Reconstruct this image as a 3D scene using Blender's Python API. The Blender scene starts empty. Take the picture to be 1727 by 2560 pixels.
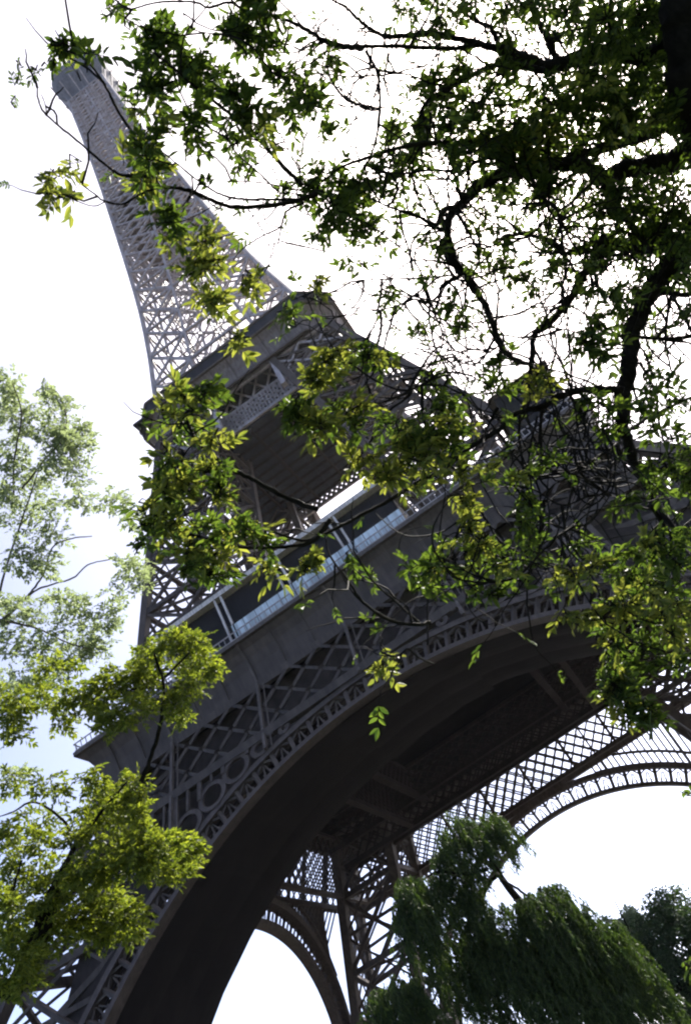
import bpy, math, random
import numpy as np
from mathutils import Vector, Matrix

# ------------------------------------------------------------------ camera, sky, sun, exposure
S = bpy.context.scene
COL = S.collection
CAM = np.array([18.397, -118.606, 1.955])
AZ, EL, ROLL, FPX = -0.14078, 0.63235, -0.53306, 2169.392      # view direction, roll, focal length in photo pixels
PW, PH = 1727.0, 2560.0


def cam_axes():
    f = np.array([math.sin(AZ) * math.cos(EL), math.cos(AZ) * math.cos(EL), math.sin(EL)])
    r = np.cross(f, [0, 0, 1]); r /= np.linalg.norm(r)
    u = np.cross(r, f)
    return (math.cos(ROLL) * r + math.sin(ROLL) * u, -math.sin(ROLL) * r + math.cos(ROLL) * u, f)


RX, UX, FX = cam_axes()
cd = bpy.data.cameras.new('camera')
cam = bpy.data.objects.new('camera', cd); COL.objects.link(cam)
cd.sensor_fit = 'VERTICAL'; cd.sensor_height = 36.0; cd.lens = 36.0 * FPX / PH
cd.clip_start = 0.1; cd.clip_end = 5000
cam.matrix_world = Matrix(((RX[0], UX[0], -FX[0], CAM[0]), (RX[1], UX[1], -FX[1], CAM[1]),
                           (RX[2], UX[2], -FX[2], CAM[2]), (0, 0, 0, 1)))
S.camera = cam

SUN_EL, SUN_AZ = math.radians(48), math.radians(28)           # azimuth from +y towards +x
sdir = Vector((math.sin(SUN_AZ) * math.cos(SUN_EL), math.cos(SUN_AZ) * math.cos(SUN_EL), math.sin(SUN_EL)))
W = bpy.data.worlds.new('World'); S.world = W; W.use_nodes = True
nt = W.node_tree; nt.nodes.clear()
sky = nt.nodes.new('ShaderNodeTexSky'); sky.sky_type = 'NISHITA'; sky.sun_disc = False
sky.sun_elevation = SUN_EL; sky.sun_rotation = SUN_AZ
sky.air_density = 0.3; sky.dust_density = 1.8; sky.ozone_density = 0.0
bg = nt.nodes.new('ShaderNodeBackground'); bg.inputs['Strength'].default_value = 0.15
wo_ = nt.nodes.new('ShaderNodeOutputWorld')
nt.links.new(sky.outputs[0], bg.inputs[0]); nt.links.new(bg.outputs[0], wo_.inputs[0])
sl = bpy.data.lights.new('sun', 'SUN'); sl.energy = 4.5; sl.angle = math.radians(0.5); sl.color = (1.0, 0.95, 0.86)
so = bpy.data.objects.new('sun', sl); COL.objects.link(so)
so.rotation_euler = sdir.to_track_quat('Z', 'Y').to_euler(); so.location = (0, 0, 400)
S.view_settings.view_transform = 'Standard'; S.view_settings.look = 'None'
S.view_settings.exposure = 1.95; S.view_settings.gamma = 1.0
S.cycles.max_bounces = 6; S.cycles.transparent_max_bounces = 4
S.cycles.filter_width = 2.2

rng = np.random.default_rng(7)
random.seed(7)


def at(px, py, d):
    """point on the line of sight of photo pixel (px, py), d metres from the viewer"""
    v = (px - PW / 2) / FPX * RX + (PH / 2 - py) / FPX * UX + FX
    return CAM + v / np.linalg.norm(v) * d


# ------------------------------------------------------------------ helpers
def tag(o, label=None, cat=None, group=None, kind=None):
    if label: o['label'] = label
    if cat: o['category'] = cat
    if group: o['group'] = group
    if kind: o['kind'] = kind
    return o


def empty(name, loc=(0, 0, 0)):
    o = bpy.data.objects.new(name, None); COL.objects.link(o); o.location = loc
    o.empty_display_size = 0.5
    return o


def link(name, me, mat, parent=None):
    o = bpy.data.objects.new(name, me); COL.objects.link(o)
    me.materials.append(mat)
    if parent is not None:
        o.parent = parent
        if parent.type == 'EMPTY':                          # meshes carry world coordinates
            o.matrix_parent_inverse = Matrix.Translation(-Vector(parent.location))
    return o


class MB:
    """collects shapes and links them as one mesh object"""
    def __init__(s): s.v = []; s.f = []; s.n = 0

    def add(s, vs, fs):
        b = s.n
        s.v.extend([tuple(map(float, p)) for p in vs]); s.n += len(vs)
        s.f.extend([tuple(b + i for i in f) for f in fs])

    def bar(s, p, q, w, h=None, ref=None):
        p = np.asarray(p, float); q = np.asarray(q, float); h = h or w
        d = q - p; L = np.linalg.norm(d)
        if L < 1e-6: return
        d /= L
        r = np.array([0, 0, 1.0]) if ref is None else np.asarray(ref, float)
        if abs(d @ r) > .95: r = np.array([1.0, 0, 0]) if abs(d[0]) < .9 else np.array([0, 1.0, 0])
        a = np.cross(d, r); a /= np.linalg.norm(a); b = np.cross(a, d)
        a = a * w / 2; b = b * h / 2
        s.add([p - a - b, p + a - b, p + a + b, p - a + b, q - a - b, q + a - b, q + a + b, q - a + b],
              [(3, 2, 1, 0), (4, 5, 6, 7), (0, 1, 5, 4), (1, 2, 6, 5), (2, 3, 7, 6), (3, 0, 4, 7)])

    def box(s, lo, hi):
        x0, y0, z0 = lo; x1, y1, z1 = hi
        s.add([(x0, y0, z0), (x1, y0, z0), (x1, y1, z0), (x0, y1, z0), (x0, y0, z1), (x1, y0, z1), (x1, y1, z1), (x0, y1, z1)],
              [(3, 2, 1, 0), (4, 5, 6, 7), (0, 1, 5, 4), (1, 2, 6, 5), (2, 3, 7, 6), (3, 0, 4, 7)])

    def strip(s, A, B, th=None):
        """surface between two equally long point rows, optionally thick (offset vector)"""
        n = len(A)
        if th is None:
            s.add(list(A) + list(B), [(i, i + 1, n + i + 1, n + i) for i in range(n - 1)])
            return
        th = np.asarray(th, float)
        A = np.asarray(A, float); B = np.asarray(B, float)
        A2 = A + th; B2 = B + th
        f = []
        for i in range(n - 1):
            f += [(i, i + 1, n + i + 1, n + i), (3 * n + i, 3 * n + i + 1, 2 * n + i + 1, 2 * n + i),
                  (2 * n + i, 2 * n + i + 1, i + 1, i), (n + i, n + i + 1, 3 * n + i + 1, 3 * n + i)]
        f += [(0, n, 3 * n, 2 * n), (n - 1, 2 * n + n - 1, 4 * n - 1, 2 * n - 1)]
        s.add(list(A) + list(B) + list(A2) + list(B2), f)

    def tube(s, P, R, k=6):
        P = np.asarray(P, float); n = len(P)
        T = np.gradient(P, axis=0); T /= np.linalg.norm(T, axis=1)[:, None] + 1e-12
        up = np.array([0.31, 0.17, 0.93])
        A = np.cross(T, up); A /= np.linalg.norm(A, axis=1)[:, None] + 1e-9
        B = np.cross(T, A)
        an = np.arange(k) * 2 * math.pi / k
        vs = (P[:, None, :] + np.asarray(R)[:, None, None] * (np.cos(an)[None, :, None] * A[:, None, :] + np.sin(an)[None, :, None] * B[:, None, :])).reshape(-1, 3)
        fs = [(i * k + j, i * k + (j + 1) % k, (i + 1) * k + (j + 1) % k, (i + 1) * k + j) for i in range(n - 1) for j in range(k)]
        fs.append(tuple(range((n - 1) * k, n * k))); fs.append(tuple(range(k))[::-1])
        s.add(vs, fs)

    def build(s, name, mat, parent=None, smooth=False):
        me = bpy.data.meshes.new(name); me.from_pydata(s.v, [], s.f); me.update()
        if smooth: me.polygons.foreach_set('use_smooth', [True] * len(me.polygons))
        return link(name, me, mat, parent)


def quads_object(name, V, mat, parent, fsize=4):
    """V: (n, k, 3) array, each row one separate k-sided face"""
    V = np.asarray(V, np.float32); n, k, _ = V.shape
    me = bpy.data.meshes.new(name)
    me.vertices.add(n * k); me.loops.add(n * k); me.polygons.add(n)
    me.vertices.foreach_set('co', V.reshape(-1))
    me.loops.foreach_set('vertex_index', np.arange(n * k, dtype=np.int32))
    me.polygons.foreach_set('loop_start', np.arange(0, n * k, k, dtype=np.int32))
    me.polygons.foreach_set('loop_total', np.full(n, k, dtype=np.int32))
    me.update(calc_edges=True)
    return link(name, me, mat, parent)


# ------------------------------------------------------------------ materials
def mat(name):
    m = bpy.data.materials.new(name); m.use_nodes = True
    t = m.node_tree
    return m, t, t.nodes['Principled BSDF']


def paint(name, c0, c1, scale=0.6, rough=0.6, detail=6, spec=0.3, streak=.8):
    m, t, b = mat(name)
    tc = t.nodes.new('ShaderNodeTexCoord'); no = t.nodes.new('ShaderNodeTexNoise')
    no.inputs['Scale'].default_value = scale; no.inputs['Detail'].default_value = detail; no.inputs['Roughness'].default_value = .65
    r = t.nodes.new('ShaderNodeValToRGB')
    r.color_ramp.elements[0].color = (*c0, 1); r.color_ramp.elements[1].color = (*c1, 1)
    r.color_ramp.elements[0].position = .35; r.color_ramp.elements[1].position = .68
    t.links.new(tc.outputs['Object'], no.inputs['Vector']); t.links.new(no.outputs[0], r.inputs[0]); t.links.new(r.outputs[0], b.inputs['Base Color'])
    # weathering: fine vertical streaks and blotches
    mp = t.nodes.new('ShaderNodeMapping'); mp.inputs['Scale'].default_value = (scale * 5, scale * 5, scale * .35)
    n2 = t.nodes.new('ShaderNodeTexNoise'); n2.inputs['Scale'].default_value = 1.0; n2.inputs['Detail'].default_value = 8
    r2 = t.nodes.new('ShaderNodeValToRGB'); r2.color_ramp.elements[0].color = (.62, .60, .58, 1); r2.color_ramp.elements[1].color = (1.15, 1.12, 1.1, 1)
    r2.color_ramp.elements[0].position = .36; r2.color_ramp.elements[1].position = .62
    mu = t.nodes.new('ShaderNodeMix'); mu.data_type = 'RGBA'; mu.blend_type = 'MULTIPLY'; mu.inputs[0].default_value = streak
    t.links.new(tc.outputs['Object'], mp.inputs[0]); t.links.new(mp.outputs[0], n2.inputs['Vector']); t.links.new(n2.outputs[0], r2.inputs[0])
    t.links.new(r.outputs[0], mu.inputs[6]); t.links.new(r2.outputs[0], mu.inputs[7]); t.links.new(mu.outputs[2], b.inputs['Base Color'])
    b.inputs['Roughness'].default_value = rough; b.inputs['Specular IOR Level'].default_value = spec
    return m


def leafmat(name, dark, light, trans, tl=0.5, rough=.45):
    m, t, b = mat(name)
    g = t.nodes.new('ShaderNodeNewGeometry')
    r = t.nodes.new('ShaderNodeValToRGB')
    r.color_ramp.elements[0].color = (*dark, 1); r.color_ramp.elements[1].color = (*light, 1)
    t.links.new(g.outputs['Random Per Island'], r.inputs[0]); t.links.new(r.outputs[0], b.inputs['Base Color'])
    b.inputs['Roughness'].default_value = rough + .1; b.inputs['Specular IOR Level'].default_value = .22
    tr = t.nodes.new('ShaderNodeBsdfTranslucent')
    hm = t.nodes.new('ShaderNodeMix'); hm.data_type = 'RGBA'; hm.blend_type = 'MULTIPLY'; hm.inputs[0].default_value = 1
    t.links.new(r.outputs[0], hm.inputs[6]); hm.inputs[7].default_value = (*trans, 1)
    t.links.new(hm.outputs[2], tr.inputs[0])
    mx = t.nodes.new('ShaderNodeMixShader'); mx.inputs[0].default_value = tl
    t.links.new(b.outputs[0], mx.inputs[1]); t.links.new(tr.outputs[0], mx.inputs[2])
    t.links.new(mx.outputs[0], t.nodes['Material Output'].inputs[0])
    return m


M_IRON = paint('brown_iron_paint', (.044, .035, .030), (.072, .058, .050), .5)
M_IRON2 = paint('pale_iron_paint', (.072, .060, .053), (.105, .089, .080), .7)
M_TOP = paint('hazed_upper_iron_paint', (.32, .295, .30), (.42, .39, .40), .5)  # lighter upper paint, raised further so its colour imitates haze
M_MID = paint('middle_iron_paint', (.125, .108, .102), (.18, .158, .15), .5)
M_PANEL = paint('frieze_panel_paint', (.042, .034, .030), (.068, .055, .049), .35)
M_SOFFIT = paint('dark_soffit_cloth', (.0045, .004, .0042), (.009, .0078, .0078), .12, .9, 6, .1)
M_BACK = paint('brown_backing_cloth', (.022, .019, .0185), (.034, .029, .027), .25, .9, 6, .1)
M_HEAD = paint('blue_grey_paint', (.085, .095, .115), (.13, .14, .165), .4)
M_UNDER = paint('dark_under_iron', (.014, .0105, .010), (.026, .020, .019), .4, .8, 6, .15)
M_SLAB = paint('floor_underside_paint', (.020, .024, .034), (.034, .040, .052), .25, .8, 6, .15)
M_PALE = paint('pale_grey_paint', (.50, .47, .44), (.62, .58, .55), .8)
M_STONE = paint('masonry', (.30, .27, .23), (.42, .38, .33), 1.5, .85)
M_GLASS = paint('pale_glass_panel', (.50, .60, .66), (.62, .72, .78), .4, .15)
M_DGLASS = paint('dark_tinted_glass', (.006, .007, .010), (.012, .014, .018), .4, .5, 4, .12)
M_BARK = paint('dark_bark', (.005, .0045, .004), (.018, .015, .013), 9, .9, 8, .1)
M_BARK2 = paint('grey_bark', (.06, .052, .045), (.13, .115, .10), 6, .9)
M_GROUND = paint('park_gravel', (.035, .032, .028), (.055, .050, .043), .35, .95)
M_GRASS = paint('lawn', (.025, .04, .013), (.045, .065, .02), .8, .95)

# ------------------------------------------------------------------ ground
g = MB(); g.add([(-2500, -2500, 0), (2500, -2500, 0), (2500, 2500, 0), (-2500, 2500, 0)], [(0, 1, 2, 3)])
tag(g.build('ground', M_GROUND), kind='structure')
g = MB(); g.add([(-60, -190, .004), (95, -190, .004), (95, -72, .004), (-60, -72, .004)], [(0, 1, 2, 3)])
tag(g.build('lawn', M_GRASS), kind='structure')

# ------------------------------------------------------------------ the lattice tower
T = empty('lattice_tower')
tag(T, 'tall brown iron lattice tower rising tilted behind the branches', 'tower')


def rot(P, k):
    """turn points by k quarter turns about the tower's axis"""
    P = np.asarray(P, float); c, s_ = [(1, 0), (0, 1), (-1, 0), (0, -1)][k % 4]
    Q = P.copy(); Q[..., 0] = c * P[..., 0] - s_ * P[..., 1]; Q[..., 1] = s_ * P[..., 0] + c * P[..., 1]
    return Q


def lerp(a, b, t): return np.asarray(a, float) * (1 - t) + np.asarray(b, float) * t


def lattice(mb, A, B, C, D, nx, nz, w, hw=None):
    """X bracing in the quad A-B (bottom) D-C (top)"""
    hw = hw or w
    for i in range(nx):
        for j in range(nz):
            f = lambda u, v: lerp(lerp(A, B, u), lerp(D, C, u), v)
            a, b = f(i / nx, j / nz), f((i + 1) / nx, j / nz)
            c, d = f((i + 1) / nx, (j + 1) / nz), f(i / nx, (j + 1) / nz)
            mb.bar(a, c, w); mb.bar(b, d, w)
            if j: mb.bar(a, b, hw)


def wo_low(z): return 61.63 - .527 * z
def wi_low(z): return 43.2 - .42 * z


def leg_section(k, zs, wo, wi, cw, dw, name, sub=1, rec=0.0):
    """one inclined four-cornered lattice leg; k = corner; rec sets its inner corners back behind the arch face"""
    mb = MB()
    cor = lambda z: [rot((-wo(z), -wo(z), z), k), rot((-wi(z), -wo(z) + rec, z), k), rot((-wi(z), -wi(z), z), k), rot((-wo(z) + rec, -wi(z), z), k)]
    for a, b in zip(zs[:-1], zs[1:]):
        P, Q = cor(a), cor(b)
        for i in range(4):
            j = (i + 1) % 4
            mb.bar(Q[i], Q[j], dw * 1.5)
            lattice(mb, P[i], P[j], Q[j], Q[i], sub, 1, dw)
            m0, m1 = lerp(P[i], Q[i], .5), lerp(P[j], Q[j], .5)
            mb.bar(m0, m1, dw * .9)
            lattice(mb, P[i], P[j], Q[j], Q[i], sub * 2, 2, dw * .55)
        mb.bar(Q[0], Q[2], dw * .8); mb.bar(Q[1], Q[3], dw * .8)
    o = mb.build(name, M_IRON, T)
    for i in range(4):
        ch = MB()
        pts = [cor(z)[i] for z in zs]
        r = rot((1, 0, 0), k)
        if len(zs) > 1 and np.linalg.norm(np.diff(np.array(pts), axis=0)[0] / np.linalg.norm(pts[1] - pts[0]) - np.diff(np.array(pts), axis=0)[-1] / np.linalg.norm(pts[-1] - pts[-2])) < .02:
            pts = [pts[0], pts[-1]]
        n = len(pts); vs = []; fs = []
        for p in pts:
            x, y = r * cw / 2, np.cross(r, (0, 0, 1.0)) * cw / 2
            vs += [p - x - y, p + x - y, p + x + y, p - x + y]
        for m in range(n - 1):
            for q in range(4):
                fs.append((m * 4 + q, m * 4 + (q + 1) % 4, m * 4 + 4 + (q + 1) % 4, m * 4 + 4 + q))
        fs += [(0, 1, 2, 3), tuple(range(4 * n - 1, 4 * n - 5, -1))]
        ch.add(vs, fs)
        ch.build('corner_girder', M_IRON, o)
    return o


for k in range(4):
    l = leg_section(k, [2.5, 12, 22.5, 33, 43, 51.5], wo_low, wi_low, 1.5, .55, 'leg', 1, 3.2)
    for (a, b) in ((wo_low, wo_low), (wi_low, wo_low), (wi_low, wi_low), (wo_low, wi_low)):
        mb = MB(); c = rot((-a(1.2), -b(1.2), 0), k)
        mb.box((c[0] - 3, c[1] - 3, 0), (c[0] + 3, c[1] + 3, 3.2))
        mb.build('masonry_base', M_STONE, l)

ZC, RI, RE = -0.72, 40.19, 43.55


def arc(R, th0, th1, n, off=0.0, tilt=0.0):
    """points of the arch curve in the inclined front plane, pushed back by off"""
    th = np.radians(np.linspace(th0, th1, n)); z = ZC + R * np.sin(th); x = -R * np.cos(th)
    return np.stack([x, -(61.63 - .527 * z) + off, z], 1)


for k in range(4):
    mb = MB()
    n = 97
    I0, I1 = arc(RI, 4, 176, n), arc(RI, 4, 176, n, 1.6)
    J0 = arc(RI + .55, 4, 176, n); J1 = arc(RI + .55, 4, 176, n, 1.6)
    mb.strip(rot(I0, k), rot(I1, k)); mb.strip(rot(I0, k), rot(J0, k)); mb.strip(rot(J0, k), rot(J1, k)); mb.strip(rot(I1, k), rot(J1, k))
    E0, E1 = arc(RE - .7, 4, 176, n), arc(RE - .7, 4, 176, n, 1.6)
    F0, F1 = arc(RE, 4, 176, n), arc(RE, 4, 176, n, 1.6)
    mb.strip(rot(E0, k), rot(E1, k)); mb.strip(rot(E0, k), rot(F0, k)); mb.strip(rot(F0, k), rot(F1, k)); mb.strip(rot(E1, k), rot(F1, k))
    a = mb.build('arch', M_IRON, T)
    lad = MB()
    N = 52
    A = rot(arc(RI + .5, 4, 176, N + 1, .5), k); B = rot(arc(RE - .5, 4, 176, N + 1, .5), k)
    for i in range(N + 1):
        lad.bar(A[i], B[i], .42)
        if i < N:
            m0 = lerp(A[i], B[i], .62); m1 = lerp(A[i + 1], B[i + 1], .62); mt = lerp(B[i], B[i + 1], .5); mbm = lerp(A[i], A[i + 1], .5)
            lad.bar(m0, mt, .2); lad.bar(m1, mt, .2)
            for t in (.33, .67):
                lad.bar(lerp(A[i], A[i + 1], t), lerp(m0, m1, t) * .5 + lerp(A[i], A[i + 1], t) * .5, .16)
                lad.bar(lerp(A[i], A[i + 1], t), lerp(lerp(A[i], A[i + 1], t), lerp(B[i], B[i + 1], .5), .75), .15)
    lad.build('ladder_bracing', M_IRON, a)
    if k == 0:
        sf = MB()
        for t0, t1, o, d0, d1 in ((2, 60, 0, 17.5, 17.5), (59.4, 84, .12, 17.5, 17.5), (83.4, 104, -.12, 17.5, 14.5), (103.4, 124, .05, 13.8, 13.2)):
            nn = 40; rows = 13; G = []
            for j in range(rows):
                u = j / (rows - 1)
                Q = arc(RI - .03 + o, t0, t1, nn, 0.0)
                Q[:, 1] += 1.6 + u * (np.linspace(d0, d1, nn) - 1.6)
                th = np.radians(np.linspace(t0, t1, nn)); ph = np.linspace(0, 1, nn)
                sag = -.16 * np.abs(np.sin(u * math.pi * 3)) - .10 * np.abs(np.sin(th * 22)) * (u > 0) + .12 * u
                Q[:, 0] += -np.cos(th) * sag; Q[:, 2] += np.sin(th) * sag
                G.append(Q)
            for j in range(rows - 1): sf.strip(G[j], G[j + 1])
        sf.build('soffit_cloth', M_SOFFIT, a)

# first-floor face girders with frieze
BAY = 4.1
for k in range(4):
    gm = MB()
    fy = lambda z: -(61.63 - .527 * z)
    zt, zb = 50.9, 43.2
    P = lambda x, z, o=0: rot((x, fy(z) + o, z), k)
    gm.bar(P(-35, zt), P(35, zt), .7, .9); gm.bar(P(-38, zb), P(38, zb), 1.0, .9)
    if k:
        st = BAY / 2
        for i in range(-18, 18):
            for d in (1, -1):
                for o_ in (0, 3.4):
                    x0 = (i + (o_ > 0) * .5) * st; x1 = x0 + d * 4 * st
                    if abs(x1) <= 36.5: gm.bar(P(x0, zb, o_), P(x1, zt, o_), .22)
            if i % 4 == 0: gm.bar(P(i * st, zb), P(i * st, zt), .5)
    for i in range(-9, 9) if k == 0 else ():
        for d in (1, -1):
            x0 = i * BAY if d > 0 else (i + 1) * BAY
            x1 = x0 + d * 2 * BAY
            if abs(x1) <= 36.9 and abs(x0) <= 36.9:
                gm.bar(P(x0, zb), P(x1, zt), .34)
                for q_ in (0.02, .25, .5, .75, .98):                # gusset plates
                    c_ = lerp(P(x0, zb, -.2), P(x1, zt, -.2), q_); gm.bar(c_ - (.4, 0, 0), c_ + (.4, 0, 0), .07, .55, (0, 0, 1))
    for i in range(-9, 9) if k == 0 else ():                     # the girder's inner plane
        for d in (1, -1):
            x0 = (i + .5) * BAY if d > 0 else (i + 1.5) * BAY
            x1 = x0 + d * 2 * BAY
            if abs(x1) <= 36.9 and abs(x0) <= 36.9: gm.bar(P(x0, zb, 3.4), P(x1, zt, 3.4), .34)
    gm.bar(P(-36, zt, 3.4), P(36, zt, 3.4), .6); gm.bar(P(-36, zb, 3.4), P(36, zb, 3.4), .7)
    go = gm.build('face_girder', M_IRON, T)
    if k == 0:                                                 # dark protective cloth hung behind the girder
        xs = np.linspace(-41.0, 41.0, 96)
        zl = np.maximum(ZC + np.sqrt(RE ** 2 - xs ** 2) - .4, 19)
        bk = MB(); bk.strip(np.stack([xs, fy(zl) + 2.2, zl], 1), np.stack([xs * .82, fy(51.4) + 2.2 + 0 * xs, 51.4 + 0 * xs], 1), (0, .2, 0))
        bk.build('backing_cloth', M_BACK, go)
    for x in (-24.6, -12.3, 0.0, 12.3, 24.6):
        zz = ZC + math.sqrt(RE ** 2 - x * x)
        r = MB(); r.bar(P(x, zz, -.35), P(x, 51.2, -.35), .32, .4)
        r.bar(P(x + .7, zz, -.2), P(x + .7, 51, -.2), .12)
        r.build('pilaster', M_IRON2, go)
    # round openings between arch and girder
    if k:
        for sx in (-1, 1):
            sg = MB(); xs = [x for x in np.arange(10.5, 29.1, 1.02)]
            zes = [ZC + math.sqrt(RE ** 2 - x * x) for x in xs]
            for x, ze in zip(xs, zes):
                if k == 2: sg.bar(P(sx * x, ze, .4), P(sx * x, zb, .4), .3)
                else:
                    for d_ in (-1, 1):
                        x2 = x + d_ * (zb - ze) * .6
                        if 10 < x2 < 29: sg.bar(P(sx * x, ze, .4), P(sx * x2, zb, .4), .26)
            for h_ in (.15, 2.3):
                pts = [P(sx * x, ze + h_, .4) for x, ze in zip(xs, zes) if zb - ze > h_ + .3]
                for a_, b_ in zip(pts[:-1], pts[1:]): sg.bar(a_, b_, .4)
            sg.build('spandrel_grille', M_IRON, go)
    for sx in (-1, 1) if k == 0 else ():
        for xc in np.arange(10.0, 27.5, 3.15):
            ze = ZC + math.sqrt(RE ** 2 - xc * xc)
            top = zb - .1
            rad = min((top - ze) / 2, 1.75)
            if rad < .35: continue
            zc = ze + rad
            rg = MB()
            an = np.linspace(0, 2 * math.pi, 25)
            A = np.array([P(sx * xc + rad * 1.02 * math.cos(t), zc + rad * math.sin(t), -.1) for t in an])
            B = np.array([P(sx * xc + (rad - .5) * math.cos(t), zc + (rad - .5) * math.sin(t), -.1) for t in an])
            rg.strip(A, B, rot((0, .35, 0), k))
            if rad > 1.7: rg.bar(P(sx * xc, zc + rad), P(sx * xc, zb), .3)
            rg.bar(P(sx * (xc + 1.57), ze + 1.2 * rad, -.05), P(sx * (xc + 1.57), zb, -.05), .5, .3)
            rg.build('spandrel_ring', M_IRON, go)
    # frieze with concave bracket panels
    prof = [(-34.75, 51.15), (-34.75, 52.2), (-34.85, 53.3), (-35.15, 54.5), (-35.6, 55.5), (-36.15, 56.2)]
    fr = MB()
    for a, b in zip(prof[:-1], prof[1:]):
        A = rot(np.array([(-abs(a[0]), a[0], a[1]), (abs(a[0]), a[0], a[1])]), k); B = rot(np.array([(-abs(b[0]), b[0], b[1]), (abs(b[0]), b[0], b[1])]), k)
        fr.strip(A, B)
    fo = fr.build('frieze', M_PANEL, T)
    c = MB()
    for (y, z, w, h) in ((-36.3, 56.55, .55, .5), (-34.85, 51.05, .35, .35)):
        c.bar(rot((-abs(y) - .2, y, z), k), rot((abs(y) + .2, y, z), k), w, h)
    c.build('cornice', M_IRON2, fo)
    for i in range(-8, 9):
        rb = MB(); big = i % 3 == 0
        w = .34 if big else .2
        for a, b in zip(prof[:-1], prof[1:]):
            s_ = 1 if abs(i) < 8 else .985
            rb.bar(rot((i * BAY * s_, a[0] - .12, a[1]), k), rot((i * BAY * s_, b[0] - .12, b[1]), k), w, .3, rot((1, 0, 0), k))
        rb.build('rib', M_IRON2 if big else M_PANEL, fo)
    # open guard rail on the gallery edge
    gr = MB()
    for z in (57.0, 57.9):
        gr.bar(rot((-36.3, -36.3, z), k), rot((36.3, -36.3, z), k), .12)
    for x in np.arange(-36, 36.1, .75): gr.bar(rot((x, -36.3, 56.8), k), rot((x, -36.3, 57.9), k), .09)
    gr.build('guard_rail', M_TOP, T)

# first floor: deck and the deep girders under it
fl = MB()
for lo, hi in (((-36, -36, 56.2), (36, -4, 56.8)), ((-36, 4, 56.2), (36, 36, 56.8)), ((-36, -4, 56.2), (-4, 4, 56.8)), ((4, -4, 56.2), (36, 4, 56.8))):
    fl.box(lo, hi)
for lo, hi in (((-34, -34, 51.6), (34, -13, 51.9)), ((-34, 13, 51.6), (34, 34, 51.9)), ((-34, -13, 51.6), (-13, 13, 51.9)), ((13, -13, 51.6), (34, 13, 51.9))):
    fl.box(lo, hi)
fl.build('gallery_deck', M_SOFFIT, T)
for k in range(4):
    for y, zl in ((-13.2, 46.5), (-17.2, 44.5), (-24.5, 46.0)):
        if k % 2 and y < -20: continue
        gm = MB(); X = 33 if y < -20 else (30 if k % 2 == 0 else 17)
        gm.bar(rot((-X, y, 51.3), k), rot((X, y, 51.3), k), .6, .5); gm.bar(rot((-X, y, zl), k), rot((X, y, zl), k), .9, .8)
        stp = 1.65
        for i in range(int(-X / stp), int(X / stp)):
            for d in (1, -1):
                x0 = i * stp; x1 = x0 + d * 4 * stp
                if abs(x1) < X: gm.bar(rot((x0, y, zl), k), rot((x1, y, 51.3), k), .2)
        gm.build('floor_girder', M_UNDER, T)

# pavilion on the front gallery
def pavilion(k, x0, x1, name):
    pm = MB()
    p = lambda x, y, z: rot((x, y, z), k)
    pm.strip(np.array([p(x0, -33.4, 57), p(x1, -33.4, 57)]), np.array([p(x0, -33.0, 65.1), p(x1, -33.0, 65.1)]), rot((0, .3, 0), k))
    pm.strip(np.array([p(x0, -33.4, 57), p(x0, -22, 57)]), np.array([p(x0, -33.0, 65.1), p(x0, -22, 65.1)]), rot((.3, 0, 0), k))
    pm.strip(np.array([p(x1, -33.4, 57), p(x1, -22, 57)]), np.array([p(x1, -33.0, 65.1), p(x1, -22, 65.1)]), rot((-.3, 0, 0), k))
    o = pm.build(name, M_DGLASS, T)
    r = MB(); a = rot((x0 - .8, -34.2, 65.1), k); b = rot((x1 + .8, -21.5, 65.75), k)
    r.box(np.minimum(a, b), np.maximum(a, b)); r.build('roof', M_PALE, o)
    for x in np.arange(-13.3 - 8.7, x1, 8.7):
        if x < x0: continue
        for dx in (0, .95):
            q = MB(); q.bar(p(x + dx + .3, -35.3, 57.0), p(x + dx - .25, -33.95, 65.1), .26); q.build('post', M_PALE, o)
    return o


pv = pavilion(0, -22.0, 12.0, 'pavilion')
gb = MB()
for i in range(14):
    a = -12.2 + i * 1.75
    if abs((a + .9 + 4.7) % 8.7 - .9) < .1: continue
    gb.box((a, -35.75, 57.45), (a + 1.66, -35.65, 59.25))
gb.build('glass_balustrade', M_GLASS, pv)
pb = MB()
for x in (-13.0, -4.4, 4.3):
    for dx in (0, .55): pb.bar((x + dx + .6, -35.72, 57), (x + dx + .6, -35.72, 59.4), .16)
pb.build('balustrade_post', M_DGLASS, pv)
for k in (1, 2, 3): pavilion(k, -20, 20, 'pavilion')

# corner kiosk on the right front corner of the gallery
kk = MB(); kk.box((28.5, -35.2, 56.8), (35.2, -27.5, 64.5))
ko = kk.build('kiosk', M_DGLASS, T)
kr = MB(); c0 = [(27.8, -36, 64.5), (36, -36, 64.5), (36, -26.8, 64.5), (27.8, -26.8, 64.5)]
ap = [(31, -32.5, 67.5), (33, -32.5, 67.5), (33, -30, 67.5), (31, -30, 67.5)]
kr.add(c0 + ap, [(0, 1, 5, 4), (1, 2, 6, 5), (2, 3, 7, 6), (3, 0, 4, 7), (4, 5, 6, 7), (3, 2, 1, 0)])
kr.build('roof', M_IRON2, ko)

# legs between first and second floor
def wo_mid(z): return float(np.interp(z, [56, 86, 112.5, 119], [31.4, 24.1, 17.4, 16.3]))
def wi_mid(z): return float(np.interp(z, [56, 112.5, 119], [16.4, 6.45, 5.6]))
for k in range(4):
    leg_section(k, [56.8, 66, 75.5, 85, 94.5, 103, 111.8], wo_mid, wi_mid, 1.15, .42, 'upper_leg')

# second platform
sp = MB()
H2, C2 = 20.6, 4.58


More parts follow.
